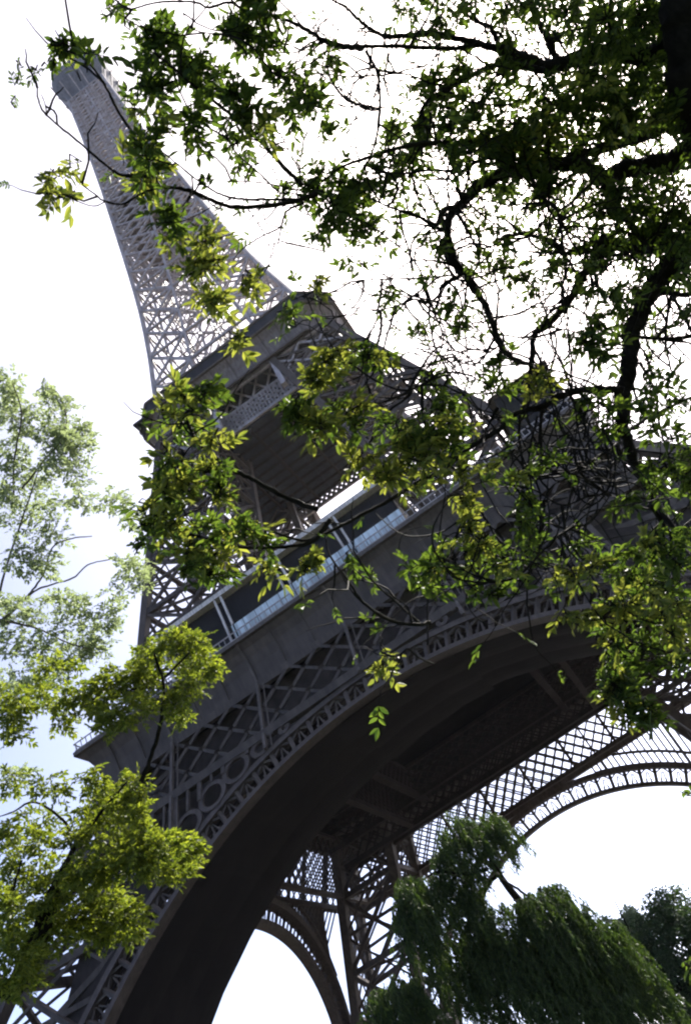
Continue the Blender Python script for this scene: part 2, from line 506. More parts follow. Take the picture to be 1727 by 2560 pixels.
def octa(h, c, z):
    return np.array([(-h + c, -h, z), (h - c, -h, z), (h, -h + c, z), (h, h - c, z), (h - c, h, z), (-h + c, h, z), (-h, h - c, z), (-h, -h + c, z), (-h + c, -h, z)])


for (h0, z0), (h1, z1) in (((18.6, 111.7), (18.75, 113.4)), ((18.75, 113.4), (19.3, 115.0)), ((19.3, 115.0), (20.1, 116.2))):
    sp.strip(octa(h0, C2, z0), octa(h1, C2, z1))
po = sp.build('second_platform', M_MID, T)
f = MB(); f.strip(octa(20.1, C2, 116.2), octa(20.65, C2, 116.5)); f.strip(octa(20.65, C2, 116.5), octa(20.65, C2, 118.4)); f.build('fascia', M_SLAB, po)
f = MB()
for z, h in ((118.5, 20.7), (116.35, 20.4), (111.7, 18.65)):
    Q = octa(h, C2, z)
    for a, b in zip(Q[:-1], Q[1:]): f.bar(a, b, .4)
f.build('cornice', M_IRON2, po)
for k in range(4):
    for x in np.arange(-13.72, 13.8, 3.43):
        r = MB()
        for (h0, z0), (h1, z1) in (((18.6, 111.7), (18.75, 113.4)), ((18.75, 113.4), (19.3, 115.0)), ((19.3, 115.0), (20.1, 116.2))):
            r.bar(rot((x, -h0 - .1, z0), k), rot((x, -h1 - .1, z1), k), .2, .26, rot((1, 0, 0), k))
        r.build('rib', M_IRON2, po)
f = MB()
for lo, hi in (((-13.2, -13.2, 112.2), (13.2, 13.2, 112.6)), ((-20, -20, 116.6), (20, 20, 117.0))): f.box(lo, hi)
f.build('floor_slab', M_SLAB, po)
for k in range(4):
    gm = MB(); GY = -15.0
    P = lambda x, z: rot((x, GY, z), k)
    ze = 15.0
    for z, w in ((114.6, .5), (109.8, .35), (105.6, .5)): gm.bar(P(-ze, z), P(ze, z), w)
    st = 3.0
    for i in range(-5, 5):
        gm.bar(P(i * st, 109.8), P(i * st + st, 114.6), .3); gm.bar(P(i * st + st, 109.8), P(i * st, 114.6), .3)
    st = 1.2
    for i in range(-12, 13):
        for d in (1, -1):
            x0 = i * st; x1 = x0 + d * 3 * st
            if abs(x1) <= 14.9: gm.bar(P(x0, 105.6), P(x1, 109.8), .42)
    gm.build('platform_girder', M_TOP, po)
    gm = MB()
    for x in (-6.45, 6.45): gm.bar(rot((x, -17.5, 111.9), k), rot((x, -wo_mid(103), 103), k), .9)
    gm.bar(rot((-17.4, -17.4, 111.5), k), rot((17.4, -17.4, 111.5), k), .5)
    for s_ in (-1, 1):
        lattice(gm, rot((s_ * 6.6, -wo_mid(104), 104), k), rot((s_ * 18.5, -wo_mid(104), 104), k), rot((s_ * 17.2, -17.5, 111.4), k), rot((s_ * 6.4, -17.5, 111.4), k), 2, 1, .3)
    gm.build('edge_girder', M_TOP, po)
f = MB()
f.box((-14.6, -14.6, 105.1), (14.6, 12.2, 105.5))
for x in np.arange(-12, 13, 4): f.bar((x, -14.5, 105.0), (x, 12, 105.0), .3)
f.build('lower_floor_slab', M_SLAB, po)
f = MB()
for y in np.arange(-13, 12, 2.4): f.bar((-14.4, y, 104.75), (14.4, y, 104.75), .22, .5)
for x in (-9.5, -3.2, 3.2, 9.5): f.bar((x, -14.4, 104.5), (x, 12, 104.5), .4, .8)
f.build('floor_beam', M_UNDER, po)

# shaft from the second to the top platform
ZS = [118.4]
while ZS[-1] < 258: ZS.append(ZS[-1] + max(4.2, 9.2 - (ZS[-1] - 118) * .045))
WZ = [112, 118, 126, 134, 142, 150, 158, 166, 174, 190, 206, 222, 238, 254, 262]
WW = [17.4, 16.5, 15.4, 14.2, 13.2, 12.3, 11.6, 11.0, 10.45, 9.4, 8.35, 7.5, 6.75, 6.15, 5.9]
def ws(z): return float(np.interp(z, WZ, WW))
def wi_s(z): return max(0.0, float(np.interp(z, [118, 150, 190], [7.6, 4.0, 0.0])))
sh = MB(); CH = {}; mid = MB()
def chord(key): return CH.setdefault(key, [])
for a, b in zip(ZS[:-1], ZS[1:]):
    for k in range(4):
        A, B = rot((-ws(a), -ws(a), a), k), rot((-ws(b), -ws(b), b), k)
        chord((k, 'c', .8)).extend([A, B])
        P = lambda x, z: rot((x, -ws(z), z), k)
        for s_ in (-1, 1):
            xa, xb = wi_s(a), wi_s(b)
            if xa > .3 or s_ > 0: chord((k, 'f%d' % s_, .5)).extend([P(s_ * xa, a), P(s_ * xb, b)])
            qa, qb, qc, qd = P(s_ * ws(a), a), P(s_ * xa, a), P(s_ * xb, b), P(s_ * ws(b), b)
            lattice(sh, qa, qb, qc, qd, 1, 1, .42)
            if a > 165: lattice(sh, qa, qb, qc, qd, 2, 2, .22)
            sh.bar(qd, qc, .4)
            # inner faces of each leg
            if xa > 1:
                i0, i1 = rot((s_ * xa, -xa, a), k), rot((s_ * xb, -xb, b), k)
                if s_ > 0: chord((k, 'i', .45)).extend([i0, i1])
                lattice(sh, P(s_ * xa, a), i0, i1, P(s_ * xb, b), 1, 1, .28)
        sh.bar(rot((-ws(b), -ws(b), b), k), rot((ws(b), -ws(b), b), k), .42)
    mid.bar((-1.9, -1.9, a), (-1.9, -1.9, b), .3); mid.bar((1.9, -1.9, a), (1.9, -1.9, b), .3)
    mid.bar((-1.9, 1.9, a), (-1.9, 1.9, b), .3); mid.bar((1.9, 1.9, a), (1.9, 1.9, b), .3)
    lattice(mid, (-1.9, -1.9, a), (1.9, -1.9, a), (1.9, -1.9, b), (-1.9, -1.9, b), 1, 2, .22)
    lattice(mid, (1.9, -1.9, a), (1.9, 1.9, a), (1.9, 1.9, b), (1.9, -1.9, b), 1, 2, .22)
    for t in (.5,):
        z = a * (1 - t) + b * t; w = ws(z)
        mid.bar((-w, 0, z), (w, 0, z), .25); mid.bar((0, -w, z), (0, w, z), .25)
    w = ws(b); mid.bar((-w, -w, b), (w, w, b), .3); mid.bar((w, -w, b), (-w, w, b), .3)
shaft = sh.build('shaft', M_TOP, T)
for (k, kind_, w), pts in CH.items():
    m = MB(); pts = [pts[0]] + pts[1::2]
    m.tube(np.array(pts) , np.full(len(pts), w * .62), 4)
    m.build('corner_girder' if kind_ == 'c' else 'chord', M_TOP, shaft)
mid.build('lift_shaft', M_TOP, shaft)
# intermediate landing
f = MB(); f.box((-8.6, -8.6, 184.0), (8.6, 8.6, 184.6)); f.box((-7.9, -7.9, 201), (7.9, 7.9, 201.6)); f.box((-8.2, -8.2, 192.5), (8.2, 8.2, 193))
for x in (-7.2, -2.4, 2.4, 7.2):
    for y in (-7.2, 7.2): f.bar((x, y, 184.6), (x, y, 201), .4); f.bar((y, x, 184.6), (y, x, 201), .4)
f.box((-5.6, -5.6, 184.6), (5.6, 5.6, 192.5)); f.box((-5.2, -5.2, 193), (5.2, 5.2, 201))
f.build('landing', M_IRON2, shaft)
# top platform
zt = 258
f = MB()
for (h0, c0, z0), (h1, c1, z1) in (((5.95, .8, zt), (6.6, 1.2, 262)), ((6.6, 1.2, 262), (8.2, 2.2, 266.5)), ((8.2, 2.2, 266.5), (8.4, 2.3, 270.5)), ((8.4, 2.3, 270.5), (8.1, 2.2, 274))):
    f.strip(octa(h0, c0, z0), octa(h1, c1, z1))
f.add(octa(8.1, 2.2, 274)[:8], [tuple(range(8))])
tp = f.build('top_platform', M_HEAD, T)
f = MB()
for k in range(4):
    for x in (-5, -1.7, 1.7, 5): f.bar(rot((x * .9, -6.0, zt + .3), k), rot((x, -8.3, 266.4), k), .35)
    f.bar(rot((-7, -8.45, 270.5), k), rot((7, -8.45, 270.5), k), .3)
f.build('bracket', M_TOP, tp)
f = MB(); f.strip(octa(5.5, 1.6, 274), octa(5.2, 1.6, 281)); f.add(octa(5.2, 1.6, 281)[:8], [tuple(range(8))]); f.build('cabin', M_SLAB, tp)
f = MB()
for z0, z1, w in ((281, 291, 2.2), (291, 300, 1.5)):
    for sx in (-1, 1):
        for sy in (-1, 1): f.bar((sx * w, sy * w, z0), (sx * w * .7, sy * w * .7, z1), .5)
f.tube([(0, 0, 281), (0, 0, 303), (0, 0, 318)], [.9, .5, .2], 8); f.build('antenna', M_TOP, tp)

# ------------------------------------------------------------------ trees
LEAF_A = leafmat('broad_leaf_deep_green', (.020, .038, .013), (.072, .100, .030), (1.5, 1.6, .55), .52)
LEAF_B = leafmat('broad_leaf_sunlit_green', (.056, .080, .022), (.175, .185, .058), (1.4, 1.4, .6), .55)  # brighter leaf green with sunlight painted into the colour
LEAF_L = leafmat('small_leaf_olive_green', (.05, .075, .02), (.17, .19, .04), (1.4, 1.45, .5), .5)
LEAF_P = leafmat('small_leaf_hazed_green', (.11, .14, .085), (.27, .31, .20), (1.2, 1.25, .8), .5)  # leaf green paled to imitate flare and haze
LEAF_W = leafmat('narrow_willow_leaf', (.008, .020, .009), (.055, .082, .024), (1.4, 1.5, .5), .42)
LEAF_D = leafmat('distant_dark_leaf', (.02, .035, .018), (.05, .075, .035), (1.2, 1.4, .5), .35)


def smooth_path(P, per=7):
    """Catmull-Rom through points"""
    P = np.asarray(P, float)
    if len(P) < 3:
        t = np.linspace(0, 1, per * 2)[:, None]; return P[0] * (1 - t) + P[-1] * t
    Q = np.vstack([2 * P[0] - P[1], P, 2 * P[-1] - P[-2]])
    out = []
    for i in range(1, len(Q) - 2):
        for t in np.linspace(0, 1, per, endpoint=False):
            a, b, c, d = Q[i - 1], Q[i], Q[i + 1], Q[i + 2]
            out.append(.5 * ((2 * b) + (-a + c) * t + (2 * a - 5 * b + 4 * c - d) * t * t + (-a + 3 * b - 3 * c + d) * t ** 3))
    out.append(P[-1])
    return np.array(out)


def branch_path(pts, ox, oy, d0, d1, bow=0.0):
    n = len(pts)
    W_ = []
    for i, (x, y) in enumerate(pts):
        t = i / max(1, n - 1)
        W_.append(at(ox + .551 * x, oy + .551 * y, d0 * (1 - t) + d1 * t + bow * math.sin(t * math.pi)))
    return smooth_path(W_)


def add_branch(root, pts, ox, oy, r0, r1, d0, d1, mat_=None, name='branch', store=None):
    """pts in zoomed photo pixels, radii in the same pixels"""
    P = branch_path(pts, ox, oy, d0, d1, rng.uniform(-.25, .25))
    n = len(P); t = np.linspace(0, 1, n)
    dd = (d0 * (1 - t) + d1 * t) * 1.2
    R = (r0 * (1 - t) + r1 * t) * .551 * dd / FPX
    R = R * (1 + .07 * np.sin(np.arange(n) * .9 + rng.uniform(0, 6)) + rng.normal(0, .03, n))
    P = P + rng.normal(0, 1, P.shape) * R[:, None] * .16
    mb = MB(); mb.tube(P, R, 7)
    o = mb.build(name, mat_ or M_BARK, root, True)
    if store is not None: store.append(P)
    return o


def leaflet_quads(base, dirv, nrm, L, Wd, fold=.18):
    """two quads per leaflet (folded along the midrib); arrays over leaflets"""
    side = np.cross(dirv, nrm); side /= np.linalg.norm(side, axis=1)[:, None] + 1e-9
    up = np.cross(side, dirv)
    L = L[:, None]; Wd = Wd[:, None]
    tip = base + dirv * L - up * L * .10
    m1 = base + dirv * L * .33; m2 = base + dirv * L * .70 - up * L * .03
    l1 = m1 + side * Wd * .5 + up * Wd * fold; r1 = m1 - side * Wd * .5 + up * Wd * fold
    l2 = m2 + side * Wd * .40 + up * Wd * fold; r2 = m2 - side * Wd * .40 + up * Wd * fold
    # one six-sided face per half keeps each leaflet an island: base, l1, l2, tip / base, tip, r2, r1
    A = np.stack([base, l1, l2, tip], 1); B = np.stack([base, tip, r2, r1], 1)
    return A, B


class Leaves:
    def __init__(s): s.A = []; s.tw = MB()

    def sprays(s, C, D, size, nl=(5, 8), wr=.38, droop=.25, twig=True):
        """compound leaves: C base points, D rachis directions"""
        n = len(C)
        D = D / (np.linalg.norm(D, axis=1)[:, None] + 1e-9)
        up = np.tile(np.array([0, 0, 1.0]), (n, 1)) + rng.normal(0, .45, (n, 3))
        side = np.cross(D, up); side /= np.linalg.norm(side, axis=1)[:, None] + 1e-9
        nr = np.cross(side, D)
        sz = size * rng.uniform(.55, 1.3, n)
        for pairs in range(4):
            for sgn in (-1, 1):
                keep = rng.random(n) < (.95 if pairs < 2 else .75)
                t = .25 + pairs * .24 + rng.uniform(-.05, .05, n)
                b = C + D * (t * sz)[:, None] - np.array([0, 0, 1.0]) * (droop * t * t * sz)[:, None]
                d = D * (.45 + .13 * pairs) + side * sgn * rng.uniform(.6, 1.0, n)[:, None] + rng.normal(0, .2, (n, 3)) - np.array([0, 0, .18])
                d /= np.linalg.norm(d, axis=1)[:, None]
                nn = nr + rng.normal(0, .5, (n, 3))
                L = sz * rng.uniform(.42, .62, n); Wd = L * wr * rng.uniform(.8, 1.2, n)
                A, B = leaflet_quads(b[keep], d[keep], nn[keep], L[keep], Wd[keep])
                s.A.append(A); s.A.append(B)
        b = C + D * sz[:, None] * 1.02 - np.array([0, 0, 1.0]) * (droop * sz)[:, None]
        A, B = leaflet_quads(b, D + rng.normal(0, .15, (n, 3)), nr, sz * .55, sz * .55 * wr)
        s.A.append(A); s.A.append(B)
        if twig:
            for i in range(n):
                p0 = C[i]; p1 = C[i] + D[i] * sz[i] * .6 - np.array([0, 0, .09 * sz[i]]); p2 = C[i] + D[i] * sz[i] - np.array([0, 0, droop * sz[i]])
                s.tw.bar(p0, p1, .0028); s.tw.bar(p1, p2, .0022)

    def build(s, name, mat_, root):
        return quads_object(name, np.concatenate(s.A), mat_, root)


def cluster(lv, x, y, rx, ry, n, ox, oy, d, size, spread=1.0, depth_r=None, wr=.38, twig=True, node=True, **kw):
    """a bunch of compound leaves around one point; n leaves"""
    n = max(1, int(round(n)))
    c = at(ox + .551 * x, oy + .551 * y, d)
    px = .551 * d / FPX
    u = rng.normal(0, 1, (n, 3)); u /= np.linalg.norm(u, axis=1)[:, None]
    rad = rng.random(n) ** .45
    off = u * rad[:, None]
    dr = depth_r or (rx + ry) * .5 * px
    P = c + off[:, :1] * RX * rx * px + off[:, 1:2] * UX * ry * px + off[:, 2:] * FX * dr
    outd = off[:, :1] * RX + off[:, 1:2] * UX + off[:, 2:] * FX
    D = outd + rng.normal(0, .55, (n, 3)); D[:, 2] *= .6; D[:, 2] -= .12
    D /= np.linalg.norm(D, axis=1)[:, None] + 1e-9
    base = P - D * size * .6
    lv.sprays(base, D, size, wr=wr, twig=twig, **kw)
    if node:                                                # short twigs feeding the bunch
        for i in range(0, n, 2):
            m = lerp(c, base[i], .5) + rng.normal(0, 1, 3) * .02
            lv.tw.bar(c, m, .006); lv.tw.bar(m, base[i], .004)


def ground_below(p): return np.array([p[0], p[1], 0.0])


Q11, Q12, Q21, Q22, Q31, Q32, Q41, Q42 = (0, 0), (864, 0), (0, 640), (864, 640), (0, 1280), (864, 1280), (0, 1920), (864, 1920)

# ---- the big tree on the right whose limbs cross the picture
RT_base = at(2050, 900, 6.4); RT_base = np.array([RT_base[0], RT_base[1], 0.0])
RT = empty('broadleaf_tree', tuple(RT_base))
tag(RT, 'dark broadleaf tree at the right whose bare limbs and leaf sprays cross the upper picture', 'tree')
tk = MB()
TP = smooth_path([RT_base, RT_base + np.array([.05, .02, 1.2]), at(2060, 820, 6.5), at(1930, 560, 6.5), at(1815, 340, 6.3), at(1760, 150, 6.2), at(1745, -40, 6.3), at(1715, -300, 6.6)], 9)
tn = len(TP)
tk.tube(TP + rng.normal(0, .012, TP.shape), np.linspace(.30, .19, tn) * (1 + .08 * np.sin(np.arange(tn) * .9)), 12)
tk.build('trunk', M_BARK, RT, True)
PATHS = []
BR = [  # quadrant, r0, r1, d0, d1, points (from the thick end)
 (Q22, 44, 26, 6.6, 5.6, [(1640, -160), (1568, -60), (1480, 40), (1380, 150), (1320, 290), (1290, 450), (1265, 600), (1250, 750)]),
 (Q22, 24, 10, 5.6, 5.3, [(1250, 750), (1290, 880), (1320, 960), (1400, 1100), (1440, 1180), (1540, 1290)]),
 (Q22, 15, 5, 5.6, 4.6, [(1255, 610), (1160, 605), (1060, 610), (960, 640), (890, 680), (760, 720), (690, 790), (560, 870), (440, 970), (340, 1020), (210, 1100), (80, 1170), (-30, 1230), (-180, 1290), (-330, 1250)]),
 (Q21, 11, 7, 4.6, 4.3, [(1440, 1150), (1330, 1110), (1180, 1030), (1060, 970), (950, 890), (880, 820), (850, 750)]),
 (Q31, 9, 3, 4.6, 4.4, [(1500, 30), (1420, 130), (1320, 155), (1100, 160), (930, 120), (800, 80), (740, 50)]),
 (Q22, 10, 5, 6.2, 5.6, [(1640, 340), (1568, 362), (1450, 375), (1300, 365), (1220, 362)]),
 (Q22, 11, 8, 6.4, 6.2, [(1640, 165), (1568, 172), (1400, 170), (1300, 180)]),
 (Q22, 17, 8, 6.0, 5.4, [(440, -60), (470, 0), (540, 90), (620, 200), (660, 290), (690, 370), (740, 450), (830, 490)]),
 (Q22, 10, 4, 5.8, 5.5, [(560, 70), (500, 100), (440, 130), (420, 180), (370, 215)]),
 (Q22, 4, 2, 5.5, 5.3, [(370, 215), (290, 200), (200, 290), (100, 370), (60, 400)]),
 (Q22, 4, 2, 5.6, 5.3, [(480, 90), (320, 100), (200, 105), (80, 110), (0, 150), (-90, 170), (-150, 165), (-240, 200)]),
 (Q22, 3, 2, 5.4, 5.2, [(290, 200), (200, 235), (30, 265), (-80, 275), (-130, 265)]),
 (Q22, 18, 8, 6.2, 5.6, [(1180, -90), (1130, 0), (1060, 120), (1000, 220), (920, 310), (855, 360), (845, 450), (830, 560), (830, 640), (800, 690)]),
 (Q22, 6, 3, 5.8, 5.6, [(980, 330), (850, 370), (700, 358)]),
 (Q22, 8, 5, 5.6, 6.0, [(1260, 810), (1330, 760), (1400, 720), (1568, 640), (1650, 600)]),
 (Q22, 8, 4, 6.2, 5.9, [(1520, 40), (1475, 180), (1455, 300), (1450, 400), (1475, 520)]),
 (Q22, 3, 2, 5.5, 5.4, [(690, 450), (600, 425), (520, 430), (270, 440)]),
 (Q22, 3, 1.6, 5.5, 5.4, [(390, 235), (440, 340), (480, 430), (495, 530), (440, 600)]),
 (Q22, 8, 4, 5.4, 5.2, [(890, 690), (880, 820), (900, 930), (960, 985), (1060, 960), (1100, 930)]),
 (Q22, 5, 3, 5.4, 5.1, [(1030, 650), (1075, 740), (1085, 800), (1050, 870), (980, 930), (900, 970), (830, 990)]),
 (Q22, 6, 3, 5.3, 5.0, [(790, 720), (785, 820), (800, 930), (815, 1040), (850, 1120), (900, 1160)]),
 (Q22, 5, 3, 5.2, 5.0, [(870, 730), (840, 840), (830, 940), (850, 1010)]),
 (Q22, 5, 3, 5.5, 5.2, [(1250, 845), (1210, 870), (1195, 960), (1195, 1040), (1150, 1110), (1060, 1160)]),
 (Q22, 5, 3, 5.5, 5.1, [(1240, 850), (1130, 920), (1040, 980), (900, 1010), (820, 1005)]),
 (Q22, 4, 2, 5.3, 5.0, [(1190, 1040), (1080, 1010), (980, 960), (880, 870), (780, 830)]),
 (Q22, 4, 2, 5.2, 5.0, [(1200, 1080), (1100, 1090), (980, 1130), (850, 1060), (760, 1040), (620, 1020)]),
 (Q22, 5, 2, 5.3, 5.1, [(1190, 1090), (1120, 1030), (1040, 1000), (930, 1050), (880, 1160)]),
 (Q22, 4, 2, 5.3, 5.0, [(1250, 1010), (1190, 1020), (1110, 940), (1090, 860), (1160, 780), (1230, 760)]),
 (Q22, 4, 2, 5.4, 5.0, [(905, 690), (985, 760), (1030, 830), (1000, 900), (930, 890), (890, 830)]),
 (Q22, 4, 2, 5.6, 5.2, [(500, 590), (560, 660), (620, 720), (680, 790)]),
 (Q22, 6, 3, 5.4, 5.0, [(690, 690), (640, 780), (620, 860)]),
 (Q22, 3, 2, 5.6, 5.2, [(230, 520), (270, 580), (300, 620), (240, 650), (130, 670)]),
 (Q22, 5, 2, 5.5, 4.9, [(500, 580), (460, 540), (330, 590), (230, 640), (110, 680), (0, 690)]),
 (Q22, 7, 4, 6.0, 5.8, [(1460, 140), (1560, 330), (1600, 420)]),
 (Q22, 6, 3, 5.8, 5.4, [(1330, 480), (1400, 610), (1420, 760), (1460, 900), (1500, 1000)]),
 (Q12, 26, 14, 7.0, 6.4, [(1560, 560), (1450, 580), (1300, 630), (1120, 690), (1020, 690)]),
 (Q12, 38, 24, 7.0, 6.6, [(1600, 640), (1480, 730), (1300, 765), (1180, 800), (1120, 770)]),
 (Q12, 24, 9, 6.6, 6.0, [(1180, 800), (1190, 880), (1250, 970), (1330, 1060), (1380, 1160)]),
 (Q12, 28, 16, 6.6, 6.0, [(1120, 760), (960, 740), (830, 770), (700, 800), (620, 830), (560, 890), (520, 930), (470, 985)]),
 (Q12, 14, 10, 6.0, 5.9, [(470, 985), (462, 1040), (470, 1100), (500, 1170)]),
 (Q12, 11, 3, 6.0, 5.2, [(520, 930), (440, 955), (420, 1010), (385, 1012), (300, 970), (200, 940), (110, 900)]),
 (Q12, 9, 3, 6.0, 5.9, [(530, 905), (510, 850), (490, 780), (460, 690), (440, 640)]),
 (Q12, 8, 3, 5.9, 5.7, [(500, 960), (560, 1060), (610, 1163)]),
 (Q12, 32, 22, 7.2, 6.4, [(1600, 1105), (1400, 1108), (1300, 1115), (1130, 1100)]),
 (Q12, 10, 6, 6.4, 6.0, [(1130, 1100), (1010, 1150), (920, 1095), (790, 1060), (680, 1090)]),
 (Q12, 36, 18, 6.8, 6.2, [(1530, 220), (1400, 245), (1200, 235), (1000, 285), (900, 300), (770, 250), (700, 230)]),
 (Q12, 13, 4, 6.4, 5.4, [(720, 235), (600, 200), (480, 170), (350, 155), (210, 165), (140, 150), (60, 90), (0, 35), (-60, 0)]),
 (Q12, 9, 4, 6.4, 5.2, [(600, 205), (520, 217), (420, 220), (180, 210), (0, 215), (-90, 190), (-170, 140), (-270, 90)]),
 (Q12, 6, 4, 6.0, 5.8, [(90, 230), (140, 320), (155, 450), (150, 560), (120, 690), (70, 800)]),
 (Q12, 4, 3, 5.9, 5.6, [(450, 370), (400, 385), (270, 335), (130, 345), (0, 345), (-170, 330)]),
 (Q12, 12, 5, 6.4, 5.9, [(900, 320), (700, 290), (560, 350), (480, 390), (430, 425), (380, 450), (350, 485), (330, 540)]),
 (Q12, 12, 4, 6.4, 5.2, [(960, 640), (800, 640), (480, 650), (350, 650), (250, 670), (120, 710), (0, 750), (-90, 790)]),
 (Q12, 9, 4, 6.2, 5.5, [(760, 700), (600, 730), (520, 780), (400, 770), (250, 792)]),
 (Q12, 14, 6, 7.0, 6.4, [(1000, 300), (950, 250), (900, 150), (850, 60), (820, -30)]),
 (Q12, 9, 5, 6.8, 6.4, [(700, 230), (660, 130), (600, 100), (540, 60)]),
 (Q12, 12, 6, 7.2, 6.8, [(1250, 240), (1210, 120), (1200, 0), (1190, -40)]),
 (Q12, 3, 2, 5.6, 5.3, [(110, 260), (170, 360), (220, 480), (290, 540)]),
 (Q12, 2.5, 1.6, 5.8, 5.2, [(230, 490), (130, 490), (0, 485), (-170, 470)]),
 (Q12, 6, 4, 6.6, 6.3, [(1160, 900), (1140, 1000), (1110, 1110), (1060, 1200)]),
 (Q12, 6, 3, 6.2, 5.9, [(840, 800), (900, 900), (960, 960), (1000, 1060)]),
 (Q11, 10, 5, 5.2, 4.6, [(1460, 870), (1380, 900), (1250, 930), (1100, 940), (1000, 925), (900, 880), (820, 855), (720, 850)]),
 (Q11, 5, 2, 4.6, 4.4, [(720, 850), (640, 880), (560, 925), (480, 915), (430, 880), (380, 840), (340, 780)]),
 (Q11, 2.5, 1.6, 4.5, 4.4, [(480, 915), (430, 935), (370, 920), (300, 890)]),
 (Q11, 6, 2, 5.1, 4.5, [(1400, 905), (1250, 905), (1100, 905), (1000, 880), (900, 820), (800, 740), (740, 690)]),
 (Q11, 4, 3, 4.6, 4.5, [(730, 850), (705, 800), (670, 720), (620, 640), (580, 570)]),
 (Q11, 6, 3, 4.6, 4.3, [(620, 660), (600, 600), (540, 510), (490, 410), (440, 330), (370, 260), (300, 230)]),
 (Q11, 6, 2.5, 4.6, 4.2, [(680, 800), (590, 800), (540, 790), (470, 740), (330, 620), (210, 520), (175, 450), (170, 390)]),
 (Q11, 2.5, 1.6, 4.3, 4.2, [(215, 520), (205, 470), (190, 430)]),
 (Q11, 9, 4, 5.2, 4.6, [(1370, 840), (1280, 750), (1180, 640), (1100, 570), (1000, 480), (880, 390), (800, 320), (700, 240)]),
 (Q11, 3, 2, 5.1, 5.0, [(1360, 780), (1310, 680), (1270, 600)]),
 (Q11, 3, 1.6, 5.1, 4.8, [(1380, 870), (1200, 830), (1000, 820), (900, 800)]),
 (Q11, 4, 2, 5.1, 4.8, [(1260, 870), (1180, 790), (1080, 700), (980, 560)]),
 (Q11, 5, 2, 5.2, 4.9, [(1380, 920), (1300, 960), (1270, 1030), (1190, 1070), (1100, 1130), (1060, 1180)]),
 (Q11, 11, 6, 5.6, 5.4, [(1640, 215), (1568, 212), (1480, 190), (1400, 140), (1300, 90)]),
 (Q11, 6, 2, 5.2, 4.8, [(1180, 70), (1110, 45), (1040, 10), (950, 35), (880, 10), (720, 10), (600, 40), (540, 30)]),
 (Q11, 3, 1.6, 5.1, 4.9, [(1050, 160), (980, 155), (870, 130), (830, 60)]),
 (Q11, 4, 2, 5.4, 5.1, [(1430, 195), (1350, 235), (1260, 240)]),
 (Q11, 4, 2, 5.5, 5.2, [(1485, 230), (1420, 280), (1340, 320), (1250, 370)]),
 (Q11, 3, 2, 5.4, 5.2, [(1420, 130), (1460, 60), (1470, -30)]),
 (Q11, 2.5, 1.6, 5.5, 5.4, [(1640, 670), (1568, 660), (1480, 630), (1380, 595)]),
 (Q11, 2.5, 1.6, 5.3, 4.9, [(1568, 1120), (1480, 1140), (1300, 1100), (1180, 1120)]),
 (Q32, 6, 4, 4.9, 4.6, [(570, -60), (550, 0), (500, 110), (440, 240), (380, 320), (370, 440), (372, 600)]),
 (Q32, 5, 4, 4.7, 4.5, [(1040, 60), (950, 120), (890, 180), (780, 290), (640, 320), (500, 300), (440, 240)]),
 (Q32, 8, 3, 4.6, 4.3, [(380, 500), (320, 512), (200, 490), (80, 410), (10, 310), (-70, 200), (-90, 120)]),
 (Q32, 5, 2, 4.6, 4.4, [(330, 500), (230, 410), (130, 320), (70, 240), (20, 170)]),
 (Q32, 4, 2, 4.5, 4.3, [(200, 485), (100, 430), (20, 350), (-20, 280), (-60, 220)]),
 (Q32, 4, 2, 4.5, 4.4, [(300, 500), (270, 420), (140, 340)]),
 (Q32, 4, 2, 4.4, 4.3, [(400, 690), (330, 660), (280, 620), (240, 650), (160, 650), (80, 610)]),
 (Q32, 6, 3, 5.3, 5.0, [(900, -40), (890, 60), (870, 180), (840, 270), (760, 320)]),
 (Q32, 5, 3, 5.2, 4.8, [(600, -20), (640, 40), (680, 110), (740, 160), (820, 180), (950, 110), (1060, 40)]),
 (Q32, 10, 5, 5.4, 5.2, [(1380, -30), (1440, 60), (1520, 150), (1590, 230)]),
 (Q32, 6, 3, 5.2, 5.0, [(1440, 80), (1440, 220), (1390, 330), (1330, 400)]),
 (Q32, 4, 2, 5.0, 4.8, [(1600, 420), (1480, 490), (1380, 500), (1260, 440)]),
 (Q32, 4, 2, 5.0, 4.8, [(1640, 640), (1500, 640), (1350, 610), (1240, 590)]),
]
for q, r0, r1, d0, d1, pts in BR:
    add_branch(RT, pts, q[0], q[1], r0, r1, d0, d1, None, 'branch', PATHS)

# unseen limbs carrying the overhead leaves added for shade
for (x1, y1, x2, y2, dd_) in [(1500, -420, 1050, -420, 6.4), (1350, -560, 700, -300, 5.8), (1300, -250, 1000, -140, 6.6), (1600, -600, 1400, -900, 6.8), (1450, -300, 860, -560, 5.4)]:
    P = smooth_path([TP[-6], at(x1, y1, 6.6), at((x1 + x2) / 2, (y1 + y2) / 2 - 40, (6.6 + dd_) / 2), at(x2, y2, dd_)])
    mb = MB(); mb.tube(P, np.linspace(.07, .012, len(P)), 7); mb.build('branch', M_BARK, RT, True)
SZ = .105
A_, B_ = Leaves(), Leaves()
